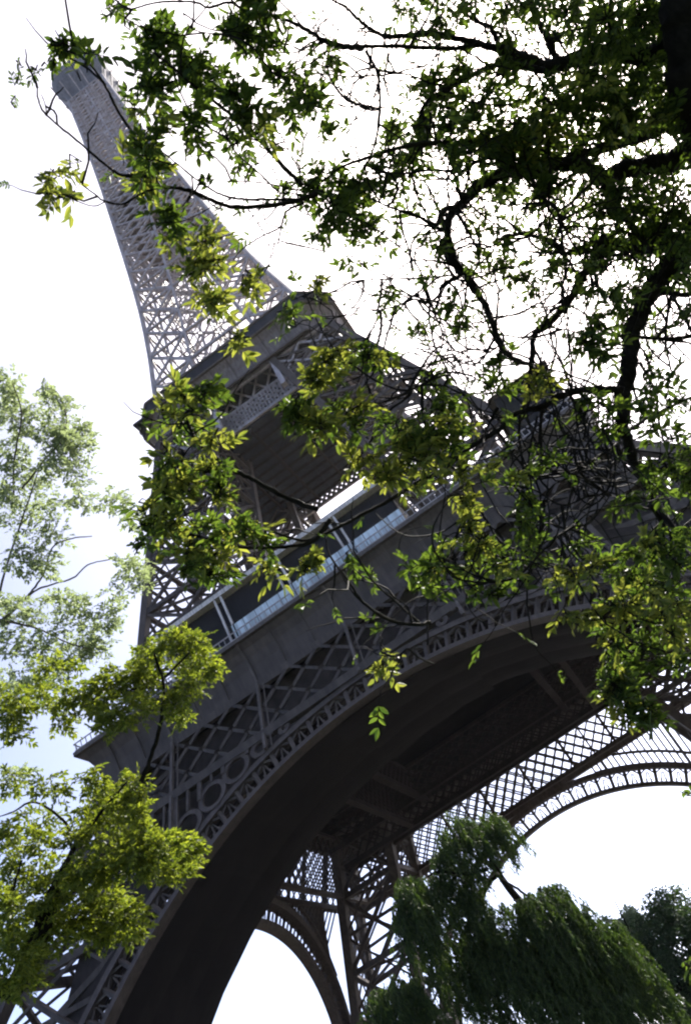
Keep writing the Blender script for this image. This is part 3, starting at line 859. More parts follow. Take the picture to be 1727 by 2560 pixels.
# quadrant, depth, material list, clusters (x, y, rx, ry, n)
CL = [
 (Q11, 4.6, 'A', [(710, 170, 55, 55, 12), (690, 290, 60, 80, 15), (730, 390, 70, 70, 14), (670, 150, 35, 40, 5), (790, 220, 70, 60, 10), (870, 290, 90, 70, 20), (950, 390, 90, 80, 24), (1060, 440, 100, 80, 26), (1130, 520, 80, 70, 14), (880, 560, 70, 55, 14), (870, 630, 50, 50, 7), (660, 400, 45, 40, 5)]),
 (Q11, 5.1, 'A', [(1130, 140, 110, 90, 34), (1190, 40, 100, 70, 34), (1060, 130, 70, 50, 12), (1230, 210, 60, 60, 10), (1080, 650, 80, 60, 12), (1090, 740, 60, 50, 9), (1330, 480, 110, 80, 22), (1260, 350, 70, 50, 11), (1420, 400, 70, 60, 11), (1500, 290, 60, 60, 9), (1500, 590, 30, 50, 4), (1400, 480, 60, 60, 8), (1200, 540, 60, 70, 9)]),
 (Q11, 5.2, 'A', [(1450, 800, 110, 100, 32), (1500, 920, 90, 110, 28), (1400, 850, 60, 60, 10), (1440, 1070, 50, 50, 9), (1540, 1000, 50, 60, 10), (1280, 900, 50, 30, 4)]),
 (Q11, 4.5, 'B', [(640, 700, 80, 70, 12), (630, 790, 60, 50, 8), (750, 590, 40, 40, 5), (640, 510, 50, 40, 4), (350, 320, 50, 40, 3), (1180, 600, 60, 40, 4)]),
 (Q11, 4.5, 'A', [(670, 680, 70, 80, 14), (690, 760, 70, 50, 9), (600, 475, 40, 30, 3)]),
 (Q11, 4.3, 'A', [(290, 210, 50, 35, 22), (370, 235, 70, 30, 20), (250, 300, 30, 40, 5), (380, 300, 40, 30, 3), (75, 275, 35, 35, 2), (80, 380, 50, 40, 4), (70, 490, 40, 35, 3), (140, 300, 30, 40, 3), (190, 300, 30, 40, 3)]),
 (Q11, 4.4, 'B', [(220, 830, 50, 40, 7), (320, 760, 22, 40, 3), (240, 900, 30, 40, 3), (300, 870, 40, 30, 4)]),
 (Q11, 4.7, 'A', [(750, 970, 60, 60, 12), (790, 1020, 40, 50, 6)]),
 (Q11, 4.8, 'B', [(930, 1100, 90, 60, 14), (800, 1060, 30, 30, 3)]),
 (Q11, 5.1, 'A', [(520, 60, 30, 30, 4), (580, 20, 40, 25, 3), (740, 90, 40, 40, 4)]),
 (Q12, 6.2, 'A', [(250, 50, 90, 60, 14), (420, 80, 60, 70, 12), (560, 15, 150, 40, 18), (800, 30, 120, 60, 22), (1000, 50, 150, 70, 28), (1180, 80, 130, 100, 30), (1330, 60, 110, 90, 30), (1100, 200, 120, 50, 16), (1300, 180, 100, 70, 18)]),
 (Q12, 6.0, 'A', [(320, 390, 50, 40, 6), (540, 310, 80, 60, 14), (640, 420, 120, 90, 26), (560, 510, 90, 80, 18), (240, 590, 60, 40, 8), (360, 590, 80, 50, 12), (480, 560, 90, 60, 14), (620, 630, 120, 70, 26), (760, 560, 130, 80, 30), (900, 450, 120, 90, 28), (1100, 350, 120, 90, 34), (1200, 450, 120, 110, 38), (1320, 330, 90, 70, 20), (1100, 550, 120, 80, 30), (1250, 570, 120, 80, 28), (1400, 540, 60, 60, 14), (820, 640, 110, 70, 26), (760, 740, 120, 80, 28), (900, 760, 110, 80, 22), (960, 840, 120, 70, 20), (680, 330, 80, 50, 8)]),
 (Q12, 6.4, 'A', [(1150, 450, 150, 120, 26), (1000, 600, 150, 100, 22), (1300, 480, 100, 100, 18), (1000, 380, 80, 70, 10), (1350, 400, 70, 70, 14), (1480, 150, 90, 160, 46), (1460, 380, 80, 130, 34), (1530, 500, 50, 100, 18), (1420, 60, 100, 80, 24)]),
 (Q12, 6.2, 'A', [(720, 870, 50, 40, 7), (880, 880, 90, 60, 15), (1050, 900, 120, 70, 24), (1300, 850, 120, 80, 28), (1420, 800, 60, 60, 10), (1500, 960, 80, 90, 22), (1350, 960, 110, 70, 22), (1180, 960, 100, 60, 14), (800, 950, 60, 50, 6), (1250, 1050, 110, 60, 14), (1450, 1060, 90, 50, 14), (900, 1030, 80, 40, 8), (1050, 1040, 80, 50, 8), (1500, 1150, 90, 40, 8), (1250, 900, 70, 50, 10), (1440, 880, 60, 50, 9)]),
 (Q12, 5.5, 'A', [(150, 790, 60, 60, 10), (230, 740, 90, 60, 16), (60, 880, 100, 100, 30), (80, 1050, 100, 100, 28), (20, 980, 60, 60, 8), (330, 880, 60, 50, 7), (360, 1090, 60, 50, 9), (700, 1070, 60, 50, 8), (560, 670, 100, 40, 10), (480, 700, 50, 50, 7), (600, 1040, 60, 50, 6), (420, 1120, 40, 40, 4), (230, 1010, 40, 40, 4), (180, 870, 40, 40, 4)]),
 (Q12, 5.9, 'B', [(1080, 330, 60, 40, 5), (900, 540, 80, 50, 6), (1390, 530, 40, 60, 6), (560, 640, 60, 30, 5), (860, 740, 60, 50, 5), (1180, 580, 60, 40, 5)]),
 (Q22, 5.4, 'A', [(70, 40, 60, 60, 4), (20, 20, 30, 50, 3), (200, 165, 35, 50, 6), (330, 340, 50, 50, 6), (540, 310, 50, 50, 8), (470, 220, 50, 40, 6), (690, 60, 80, 60, 9), (800, 100, 80, 60, 10), (840, 170, 50, 50, 6), (560, 230, 60, 40, 5), (960, 40, 80, 50, 8), (1150, 60, 70, 60, 8), (1050, 160, 60, 60, 6), (720, 20, 80, 40, 6), (600, 30, 60, 40, 5)]),
 (Q22, 5.1, 'A', [(100, 440, 100, 40, 16), (180, 480, 50, 40, 7), (1080, 390, 80, 70, 20), (1130, 300, 70, 60, 12), (1160, 440, 50, 50, 7), (1240, 250, 60, 50, 7), (1350, 60, 60, 50, 6), (1530, 260, 40, 40, 6), (1200, 200, 60, 60, 8), (1030, 420, 50, 50, 7), (1530, 50, 50, 70, 9)]),
 (Q22, 5.0, 'B', [(870, 600, 50, 50, 7), (920, 570, 50, 40, 5), (30, 470, 50, 40, 6), (520, 770, 40, 30, 4)]),
 (Q22, 5.1, 'A', [(650, 600, 50, 60, 8), (430, 620, 50, 60, 8), (440, 690, 70, 60, 12), (390, 560, 40, 40, 5), (720, 560, 40, 40, 4), (690, 470, 50, 40, 6), (620, 540, 40, 40, 4)]),
 (Q22, 4.6, 'A', [(180, 750, 90, 80, 13), (300, 790, 100, 90, 20), (440, 790, 90, 80, 17), (330, 870, 100, 60, 13), (40, 770, 60, 60, 8), (480, 870, 60, 50, 8)]),
 (Q22, 4.5, 'B', [(20, 730, 60, 70, 11), (250, 980, 90, 60, 20), (180, 1000, 60, 40, 8), (60, 920, 60, 40, 9), (150, 960, 50, 50, 8), (530, 980, 50, 60, 9), (540, 1100, 60, 60, 11), (260, 870, 80, 50, 5), (320, 1040, 40, 30, 4), (60, 680, 50, 30, 4), (400, 900, 60, 40, 4)]),
 (Q22, 5.0, 'A', [(770, 1000, 40, 40, 6), (820, 980, 40, 50, 6), (900, 930, 40, 40, 5), (1100, 660, 50, 50, 10), (1170, 800, 50, 50, 7), (1190, 700, 40, 50, 6), (1400, 610, 50, 60, 7), (1450, 560, 50, 40, 6), (1400, 780, 50, 60, 7), (1470, 830, 60, 60, 8), (1540, 880, 50, 80, 12), (1450, 950, 90, 70, 14), (1530, 1000, 60, 90, 16), (1280, 1100, 80, 50, 9), (820, 1110, 60, 60, 9), (1380, 520, 60, 50, 6), (1530, 660, 50, 60, 7), (1400, 1060, 80, 60, 6), (720, 900, 40, 60, 3), (1330, 700, 40, 50, 4)]),
 (Q21, 4.5, 'B', [(930, 30, 90, 60, 15), (960, 220, 80, 50, 18), (1140, 90, 50, 60, 7), (1080, 370, 40, 50, 7), (1440, 130, 40, 40, 5), (980, 190, 60, 50, 6), (1120, 130, 40, 40, 4)]),
 (Q21, 4.6, 'A', [(890, 80, 70, 60, 10), (1330, 265, 60, 30, 6), (1280, 250, 40, 25, 3)]),
 (Q21, 4.3, 'A', [(850, 640, 130, 45, 10), (740, 720, 90, 60, 6), (810, 790, 80, 60, 6), (650, 770, 40, 40, 2), (760, 930, 60, 60, 6), (900, 960, 90, 80, 8), (850, 1060, 150, 80, 15), (720, 1100, 80, 50, 7), (640, 1140, 40, 30, 5), (1000, 1050, 60, 70, 10), (1010, 960, 50, 50, 5), (940, 610, 60, 40, 8)]),
 (Q21, 4.2, 'B', [(970, 820, 80, 40, 9), (760, 880, 60, 60, 4), (850, 630, 110, 40, 8), (740, 720, 80, 50, 3), (740, 1060, 70, 40, 6), (880, 1060, 110, 60, 7), (800, 1010, 80, 40, 6), (690, 1130, 50, 40, 5)]),
 (Q21, 4.15, 'B', [(880, 700, 100, 50, 5), (960, 980, 80, 60, 5), (830, 940, 60, 60, 4), (1010, 1080, 60, 40, 5)]),
 (Q31, 4.15, 'B', [(860, 150, 90, 70, 9), (980, 200, 70, 60, 7), (780, 60, 70, 40, 6), (1150, 90, 70, 40, 6)]),
 (Q22, 4.4, 'B', [(380, 820, 120, 70, 12), (240, 800, 80, 60, 8), (120, 460, 70, 40, 6), (470, 760, 60, 50, 5), (330, 930, 70, 40, 6), (770, 1010, 50, 50, 5), (640, 950, 60, 60, 5)]),
 (Q32, 4.4, 'B', [(640, 140, 80, 60, 7), (720, 240, 80, 50, 6), (420, 250, 70, 40, 6), (1120, 240, 80, 50, 7), (1260, 420, 80, 60, 9), (1380, 330, 90, 50, 8), (1200, 600, 60, 60, 6), (1480, 560, 70, 60, 7), (1240, 820, 60, 50, 7), (1500, 440, 60, 60, 7), (1360, 160, 90, 50, 6)]),
 (Q12, 5.7, 'B', [(640, 640, 110, 50, 8), (760, 720, 90, 50, 7), (1140, 380, 90, 60, 8), (900, 600, 100, 60, 7), (1230, 560, 90, 60, 6), (100, 940, 80, 80, 7)]),
 (Q21, 4.5, 'B', [(1500, 480, 70, 60, 14), (1450, 560, 80, 50, 16), (1460, 760, 80, 50, 16), (1540, 430, 40, 40, 5), (1400, 720, 50, 40, 4)]),
 (Q21, 4.6, 'A', [(1340, 700, 75, 60, 20), (1380, 760, 60, 50, 8), (1530, 700, 40, 50, 7), (1520, 540, 50, 40, 5)]),
 (Q31, 4.3, 'A', [(690, 50, 90, 60, 14), (630, 150, 30, 30, 4), (800, 60, 90, 60, 10), (950, 70, 110, 60, 15), (1100, 80, 110, 50, 13), (1200, 110, 60, 40, 9), (880, 180, 90, 70, 20), (960, 260, 80, 60, 18), (860, 260, 50, 50, 6)]),
 (Q31, 4.3, 'B', [(1220, 250, 50, 40, 8), (1390, 240, 60, 50, 11), (1000, 120, 100, 50, 7), (1140, 60, 60, 40, 5), (720, 20, 60, 40, 5), (1420, 200, 40, 40, 4)]),
 (Q32, 4.5, 'B', [(560, 70, 45, 60, 11), (1010, 290, 60, 50, 12), (950, 310, 40, 30, 4), (1000, 460, 50, 50, 9), (1110, 470, 60, 50, 11), (1430, 460, 70, 50, 13), (170, 705, 50, 22, 6), (190, 640, 40, 15, 3), (1230, 930, 30, 40, 3), (560, 10, 60, 30, 5), (1180, 850, 50, 50, 5), (430, 160, 40, 50, 3)]),
 (Q32, 4.5, 'A', [(620, 150, 90, 60, 14), (700, 220, 90, 60, 14), (680, 350, 80, 40, 9), (820, 50, 50, 60, 9), (820, 150, 60, 60, 9), (380, 240, 80, 50, 16), (290, 260, 40, 40, 5), (360, 330, 50, 40, 6), (450, 160, 50, 50, 5), (870, 230, 50, 50, 7), (20, 215, 40, 20, 3), (120, 280, 40, 30, 3), (560, 240, 60, 50, 6), (600, 330, 50, 30, 4)]),
 (Q32, 4.9, 'A', [(1160, 220, 90, 50, 16), (1280, 290, 110, 60, 22), (1200, 420, 90, 50, 14), (1310, 430, 90, 60, 14), (1200, 570, 80, 70, 16), (1350, 600, 90, 70, 18), (1500, 560, 70, 60, 14), (1440, 350, 100, 50, 18), (1500, 230, 70, 80, 15), (1400, 130, 90, 60, 13), (1050, 150, 80, 50, 9), (1540, 430, 40, 60, 8), (1330, 200, 80, 50, 10), (1540, 100, 50, 60, 8), (1260, 660, 60, 40, 8)]),
 (Q32, 4.7, 'A', [(1220, 790, 90, 60, 20), (1280, 850, 60, 50, 10), (1350, 930, 70, 40, 12), (1450, 690, 90, 50, 12), (1530, 700, 40, 60, 8), (1380, 870, 50, 40, 5), (1200, 740, 60, 50, 8)]),
 (Q42, 5.0, 'A', [(1560, 900, 30, 40, 3), (1570, 110, 25, 30, 3)]),
]
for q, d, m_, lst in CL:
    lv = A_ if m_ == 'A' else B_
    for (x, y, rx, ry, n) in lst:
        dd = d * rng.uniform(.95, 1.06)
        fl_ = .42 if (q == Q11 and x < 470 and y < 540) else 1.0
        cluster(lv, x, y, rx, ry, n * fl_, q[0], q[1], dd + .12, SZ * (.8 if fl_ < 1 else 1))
# the dense inner crown at the right
for (x, y, rx, ry, n, d) in [(1560, 120, 150, 200, 90, 7.2), (1640, 420, 130, 200, 80, 7.2), (1480, 60, 160, 120, 60, 6.9), (1560, 620, 150, 120, 50, 6.9), (1350, 60, 160, 110, 40, 7.0),
                             (1600, 820, 130, 130, 40, 6.6), (1450, 330, 120, 120, 40, 7.0), (1660, 1020, 80, 120, 14, 6.2), (1660, 1240, 80, 140, 16, 5.8), (1660, 200, 90, 220, 90, 7.2), (1690, 60, 80, 160, 60, 6.9), (1230, 430, 140, 110, 34, 7.1), (1640, 1500, 120, 140, 30, 5.4)]:
    cluster(A_, x / .551 - 864 / .551, y / .551, rx, ry, n, 864, 0, d + .5, SZ, node=False)
for _ in range(54):
    x = 960 + 767 * rng.random() ** .75
    y = rng.uniform(-60, 430 + 420 * (x - 960) / 767)
    cluster(A_, (x - 864) / .551, y / .551, 85, 60, rng.integers(6, 15), 864, 0, rng.uniform(5.9, 7.2), SZ)
for _ in range(34):  # unseen crown above the view, added to shade the visible leaves
    cluster(A_, rng.uniform(-300, 1400), rng.uniform(-1000, -160), 190, 150, 26, 864, 0, rng.uniform(4.6, 7.5), SZ, twig=False, node=False)
# sprays growing directly along the thinner limbs
for P in PATHS:
    L_ = np.linalg.norm(np.diff(P, axis=0), axis=1).sum()
    m_ = int(L_ * 1.2)
    if m_ < 1 or L_ > 3.2: continue
    ii = rng.integers(len(P) // 3, len(P), m_)
    D = rng.normal(0, 1, (m_, 3)); D[:, 2] -= .2
    A_.sprays(P[ii], D, SZ * .8)
# tangles of thin dark twigs, each starting on a limb
ALLP = np.vstack([P[2:] for P in PATHS])
v_ = ALLP - CAM; dz = v_ @ FX
PX = np.stack([PW / 2 + FPX * (v_ @ RX) / dz, PH / 2 - FPX * (v_ @ UX) / dz], 1)
for (x0, x1, y0, y1, n, l0, l1, rr) in [(1150, 1727, 900, 1500, 78, .35, 1.1, .0062), (1000, 1500, 560, 1000, 75, .3, 1.0, .0078), (860, 1300, 100, 600, 55, .3, .9, .0072), (860, 1250, 600, 900, 50, .4, 1.1, .0072), (1250, 1727, 0, 700, 150, .3, 1.0, .0075), (950, 1300, 0, 500, 40, .3, .9, .006),
                                        (1350, 1727, 500, 1000, 90, .4, 1.1, .0075), (1050, 1500, 1250, 1500, 30, .3, .8, .005), (600, 880, 300, 520, 16, .25, .6, .004), (450, 860, 0, 250, 16, .3, .7, .004)]:
    ok = np.where((PX[:, 0] > x0) & (PX[:, 0] < x1) & (PX[:, 1] > y0) & (PX[:, 1] < y1))[0]
    for _ in range(n):
        p = ALLP[rng.choice(ok)].copy(); d = rng.normal(0, 1, 3); d -= FX * (d @ FX) * .6; d /= np.linalg.norm(d)
        l = rng.uniform(l0, l1); m = 14; pts = [p.copy()]
        ax = FX * rng.choice([-1, 1]) + rng.normal(0, .5, 3); cv = rng.uniform(.0, .2)
        for _s in range(m):
            d = d + np.cross(ax, d) * cv + rng.normal(0, .13, 3); d /= np.linalg.norm(d)
            p = p + d * l / m; pts.append(p.copy())
        A_.tw.tube(pts, np.linspace(rr * rng.uniform(.8, 1.5), .0026, m + 1), 4)
        if rng.random() < .3: A_.sprays(np.array([pts[-1]]), np.array([d]), SZ * .8)
# fine bare twigs forking off the limbs
for P in PATHS:
    L_ = np.linalg.norm(np.diff(P, axis=0), axis=1).sum()
    for j in range(int(L_ * 4)):
        i = int(rng.integers(2, len(P) - 1))
        t = P[min(i + 1, len(P) - 1)] - P[i - 1]; t /= np.linalg.norm(t) + 1e-9
        d = t * .6 + rng.normal(0, .6, 3); d /= np.linalg.norm(d)
        l = rng.uniform(.15, .5); bend = rng.normal(0, .35, 3)
        pts = [P[i]]; d2 = d.copy()
        for s_ in range(6):
            d2 = d2 + rng.normal(0, .28, 3) + bend * .22; d2 /= np.linalg.norm(d2); pts.append(pts[-1] + d2 * l / 6)
        A_.tw.tube(pts, [.006, .0055, .005, .0045, .004, .003, .002], 4)
        if rng.random() < .35:
            A_.sprays(np.array([pts[-1]]), np.array([d + bend]), SZ * .8)
cr = A_.build('crown', LEAF_A, RT)
B_.build('sunlit_leaves', LEAF_B, cr)  # clusters coloured as if the sun shone through them
for f_ in B_.tw.f: A_.tw.f.append(tuple(A_.tw.n + i for i in f_))
A_.tw.v.extend(B_.tw.v); A_.tw.n += B_.tw.n
tag(A_.tw.build('twig_mass', M_BARK, RT), kind='stuff')

# ---- the fine-leaved tree at the lower left
LT_base = at(-250, 2900, 12.0); LT_base[2] = 0
LT = empty('broadleaf_tree', tuple(LT_base))
tag(LT, 'olive green fine-leaved tree at lower left in front of the near leg', 'tree')
tk = MB()
P = smooth_path([LT_base, LT_base + np.array([.1, 0, 1.2]), at(-60, 2560, 12.0), at(40, 2470, 12.0), at(110, 2330, 12.0), at(150, 2180, 12.0)], 7)
tk.tube(P, np.linspace(.17, .06, len(P)), 9); tk.build('trunk', M_BARK, LT, True)
for q, r0, r1, pts in [
    (Q41, 14, 8, [(40, 1000), (90, 900), (150, 760), (200, 640), (260, 500), (330, 380)]),
    (Q41, 8, 3, [(210, 620), (330, 560), (470, 470), (600, 400), (740, 370)]),
    (Q41, 8, 3, [(330, 380), (420, 250), (520, 130), (580, 60)]),
    (Q31, 9, 4, [(600, 1300), (660, 1180), (720, 1000), (740, 880), (740, 760), (715, 690), (700, 640)]),
    (Q31, 6, 3, [(740, 760), (800, 700), (860, 640)]),
    (Q31, 6, 3, [(735, 800), (640, 800), (520, 830), (420, 850)]),
    (Q41, 6, 2, [(330, 380), (300, 250), (160, 155), (60, 200), (0, 220)]),
    (Q41, 7, 3, [(90, 900), (40, 700), (60, 560), (100, 420)]),
    ]:
    add_branch(LT, pts, q[0], q[1], r0, r1, 12.2, 11.6)
L_ = Leaves()
CLL = [
 (Q31, [(820, 590, 110, 60, 36), (900, 690, 90, 60, 26), (960, 720, 45, 30, 8), (680, 640, 60, 50, 14), (560, 770, 130, 60, 40), (420, 830, 110, 60, 28), (560, 890, 130, 60, 36), (500, 970, 70, 40, 12), (790, 850, 60, 70, 18), (250, 700, 90, 50, 10), (200, 840, 90, 60, 18), (60, 880, 70, 70, 22), (80, 1000, 50, 50, 9), (640, 720, 80, 50, 14), (870, 780, 60, 50, 10), (330, 880, 70, 60, 12), (820, 940, 40, 40, 5), (300, 960, 60, 40, 7)]),
 (Q41, [(580, 70, 70, 50, 18), (620, 110, 40, 40, 6), (560, 150, 80, 60, 20), (540, 240, 100, 60, 26), (610, 220, 40, 50, 8), (420, 60, 60, 50, 10), (440, 170, 70, 60, 16), (230, 90, 80, 40, 11), (50, 60, 50, 50, 8), (380, 300, 90, 50, 18), (720, 340, 90, 50, 26), (830, 360, 70, 50, 20), (860, 400, 40, 40, 8), (640, 400, 90, 70, 26), (760, 450, 90, 50, 20), (500, 430, 110, 70, 28), (380, 480, 90, 60, 22), (240, 480, 100, 70, 22), (100, 400, 90, 80, 20), (60, 520, 70, 70, 16), (200, 600, 110, 70, 26), (330, 640, 90, 70, 20), (480, 600, 100, 70, 26), (580, 680, 70, 60, 18), (600, 740, 40, 30, 6), (420, 730, 90, 60, 20), (250, 740, 110, 60, 26), (100, 700, 90, 70, 22), (60, 850, 80, 70, 16), (140, 900, 60, 80, 16), (80, 980, 60, 40, 9), (30, 300, 50, 70, 12), (180, 230, 80, 50, 9), (500, 760, 60, 30, 9), (30, 620, 50, 60, 12), (180, 330, 70, 50, 10), (20, 780, 40, 60, 8)])]
for q, lst in CLL:
    for (x, y, rx, ry, n) in lst:
        cluster(L_, x, y, rx * 1.25, ry * 1.25, n * 4.6, q[0], q[1], 12.0 * rng.uniform(.93, 1.06), .125, wr=.45, node=False, twig=False)
L_.build('crown', LEAF_L, LT)

# ---- the paler tree behind it
PT_base = at(-420, 2600, 24.0); PT_base[2] = 0
PT = empty('broadleaf_tree', tuple(PT_base))
tag(PT, 'pale loose thin-leaved tree against the white sky at the left edge', 'tree')
tk = MB()
P = smooth_path([PT_base, at(-330, 2300, 24.0), at(-200, 1980, 24.0), at(-90, 1720, 24.0), at(-20, 1560, 24.0)], 7)
tk.tube(P, np.linspace(.26, .10, len(P)), 9); tk.build('trunk', M_BARK2, PT, True)
for q, r0, r1, pts in [
    (Q31, 5, 2, [(-30, 520), (60, 450), (130, 380), (200, 340), (330, 300), (400, 240), (500, 215)]),
    (Q31, 5, 2, [(-40, 480), (100, 510), (200, 540), (300, 590), (400, 620)]),
    (Q31, 4, 2, [(130, 380), (200, 280), (240, 160), (330, 120), (420, 110)]),
    (Q31, 5, 2, [(-30, 500), (30, 250), (80, 100), (130, -50), (180, -200)]),
    (Q21, 4, 2, [(100, 1060), (200, 930), (290, 820), (300, 720), (260, 620), (215, 600)]),
    (Q21, 4, 2, [(60, 1100), (70, 900), (100, 720), (60, 580)]),
    (Q31, 3, 1.5, [(-60, 650), (60, 640), (180, 620), (280, 640)])]:
    add_branch(PT, pts, q[0], q[1], r0, r1, 24, 23.5, M_BARK2)
P_ = Leaves()
CLP = [
 (Q31, [(150, 40, 80, 50, 12), (240, 100, 60, 50, 9), (120, 210, 70, 50, 14), (200, 240, 60, 50, 11), (590, 250, 70, 50, 12), (550, 350, 60, 40, 8), (640, 300, 40, 60, 7), (40, 410, 50, 30, 6), (100, 430, 60, 50, 8), (300, 400, 80, 40, 10), (60, 520, 60, 50, 9), (80, 620, 80, 50, 10), (180, 600, 80, 50, 12), (300, 660, 60, 50, 12), (60, 740, 60, 50, 9), (450, 500, 70, 50, 13), (410, 580, 70, 60, 20), (330, 430, 60, 40, 9), (430, 630, 50, 40, 9), (30, 820, 40, 40, 6), (20, 20, 30, 40, 3), (600, 40, 40, 40, 5), (520, 440, 40, 40, 5), (200, 450, 60, 50, 5), (250, 520, 60, 40, 6), (130, 790, 60, 60, 12), (220, 760, 70, 50, 12)]),
 (Q21, [(40, 580, 50, 50, 9), (100, 700, 80, 60, 20), (30, 650, 40, 70, 12), (300, 730, 60, 50, 12), (280, 820, 70, 50, 20), (320, 870, 80, 50, 20), (380, 800, 40, 50, 9), (250, 640, 40, 40, 6), (215, 600, 30, 20, 3), (60, 830, 60, 60, 12), (40, 950, 50, 50, 9), (160, 970, 80, 50, 11), (120, 1080, 110, 50, 17), (370, 990, 40, 50, 8), (380, 1110, 60, 40, 9), (520, 1100, 60, 40, 7), (260, 950, 60, 50, 9), (20, 1050, 40, 50, 7), (130, 800, 50, 50, 6), (240, 1130, 60, 40, 6), (560, 1150, 50, 40, 5)]),
 (Q41, [(40, 20, 50, 30, 5), (130, 20, 40, 30, 3)])]
for q, lst in CLP:
    for (x, y, rx, ry, n) in lst:
        cluster(P_, x, y, rx * 1.5, ry * 1.5, n * 5.4, q[0], q[1], 24.0 * rng.uniform(.95, 1.05), .20, wr=.45, node=False, twig=False)
P_.build('crown', LEAF_P, PT)

# ---- weeping willow under the arch
WD = 30.0
wb = at(1560, 2560, WD); WB = np.array([wb[0], wb[1], 0.0])
WT = empty('weeping_willow', tuple(WB))
tag(WT, 'weeping willow with drooping dark green strands under the great arch', 'willow')
tk = MB()
P = smooth_path([WB, WB + np.array([0, .1, 1.5]), at(1440, 2420, WD + 2.2), at(1330, 2290, WD + 1.8), at(1250, 2190, WD + .9), at(1200, 2080, WD)], 8)
tk.tube(P, np.linspace(.30, .05, len(P)), 10); tk.build('trunk', M_BARK, WT, True)
for r0, r1, pts in [(5, 3, [(870, 620), (780, 550), (690, 490), (640, 390), (600, 300)]), (8, 3, [(690, 480), (640, 540), (610, 640), (560, 700)]),
                    (6, 3, [(1000, 840), (900, 700), (830, 620), (760, 600)]), (8, 3, [(640, 460), (540, 480), (420, 470), (330, 520)]),
                    (5, 2, [(1010, 830), (1000, 700), (960, 600), (930, 540)]), (5, 2, [(420, 900), (400, 760), (350, 640), (300, 540)])]:
    add_branch(WT, pts, 864, 1920, r0, r1, WD, WD * rng.uniform(.95, 1.04))
WL = []; wtw = MB()


def strands(x, y, rx, ry, n, lo, hi, dep):
    """n hanging strands whose tops fill an ellipse; lengths lo..hi in metres"""
    px = .551 * dep / FPX
    nb = max(4, n // 4)
    ub = rng.normal(0, 1, (nb, 3)); ub /= np.linalg.norm(ub, axis=1)[:, None]; ub *= rng.random((nb, 1)) ** .4
    for _ in range(int(n * 1.5)):
        u = ub[rng.integers(nb)] + rng.normal(0, .12, 3)
        c = at(864 + .551 * x, 1920 + .551 * y, dep) + RX * u[0] * rx * px + UX * u[1] * ry * px + FX * u[2] * (rx + ry) * .55 * px
        L = rng.uniform(lo * .5, hi * .8); k = int(L / .035)
        sway = np.array([rng.normal(0, .34), rng.normal(0, .34), 0]); ph = rng.uniform(0, 6)
        t = np.linspace(0, 1, k)[:, None]
        lift = rng.uniform(.05, .4) * L * np.minimum(t * 3, 1) * (np.array([u[0] * RX + u[2] * FX]) * np.array([1, 1, 0]))
        pts = c + lift + sway * t * L * .5 + np.array([0, 0, -1.0]) * L * (t ** 1.25) + np.stack([np.sin(t[:, 0] * 5 + ph), np.cos(t[:, 0] * 4 + ph), 0 * t[:, 0]], 1) * .05
        pts = pts[pts[:, 2] > .25]
        k = len(pts)
        if k < 3: continue
        d = np.tile(np.array([0, 0, -1.0]), (k, 1)) + rng.normal(0, .38, (k, 3)); d /= np.linalg.norm(d, axis=1)[:, None]
        nn = rng.normal(0, 1, (k, 3))
        A, B = leaflet_quads(pts, d, nn, rng.uniform(.12, .20, k), rng.uniform(.024, .038, k))
        WL.append(A); WL.append(B)


for a in [(570, 240, 120, 55, 120, .5, 1.3, WD), (650, 290, 80, 80, 60, .5, 1.3, WD), (480, 320, 80, 70, 90, .6, 1.5, WD), (440, 420, 60, 50, 50, .5, 1.2, WD), (290, 540, 75, 50, 110, .8, 2.4, WD * .98), (400, 490, 60, 40, 40, .5, 1.3, WD),
          (280, 650, 60, 90, 90, 1.0, 2.6, WD * .98), (540, 620, 60, 60, 60, .8, 2.0, WD), (780, 640, 60, 40, 50, .8, 2.0, WD), (920, 560, 70, 40, 80, .8, 2.0, WD * 1.02), (740, 300, 40, 60, 30, .4, 1.2, WD),
          (1010, 650, 80, 60, 100, 1.0, 2.4, WD * 1.02), (1080, 740, 80, 80, 110, 1.0, 2.4, WD * 1.03), (880, 720, 110, 70, 120, 1.0, 2.4, WD), (660, 760, 90, 60, 80, 1.0, 2.2, WD),
          (960, 860, 140, 80, 110, .8, 2.0, WD * 1.02), (760, 880, 120, 70, 120, 1.0, 2.0, WD), (1150, 880, 110, 80, 100, .8, 1.8, WD * 1.04), (1240, 880, 80, 80, 90, .8, 2.0, WD * 1.05),
          (200, 1010, 100, 50, 130, .6, 1.5, WD * .95), (320, 1010, 90, 60, 100, .6, 1.5, WD * .96), (120, 1070, 60, 40, 60, .5, 1.2, WD * .95), (700, 1060, 90, 60, 60, .8, 1.4, WD), (900, 1040, 170, 60, 150, .8, 1.6, WD * .98),
          (1150, 1050, 150, 60, 140, .8, 1.6, WD), (380, 830, 40, 80, 30, .6, 1.4, WD), (620, 900, 120, 70, 90, .8, 1.6, WD), (520, 760, 60, 60, 40, .8, 1.8, WD), (560, 440, 80, 60, 60, .5, 1.2, WD), (500, 560, 60, 60, 50, .8, 1.8, WD), (820, 590, 70, 50, 50, .6, 1.6, WD), (680, 660, 60, 50, 40, .6, 1.6, WD), (600, 720, 60, 70, 60, .8, 1.8, WD), (520, 900, 80, 80, 70, .8, 1.6, WD), (540, 1020, 80, 70, 60, .6, 1.4, WD), (1200, 740, 60, 60, 50, .8, 1.6, WD * 1.04), (820, 800, 120, 70, 90, 1.0, 2.0, WD * 1.02), (1330, 980, 100, 80, 100, .8, 1.8, WD * 1.05)]:
    strands(*a)
quads_object('crown', np.concatenate(WL), LEAF_W, WT)


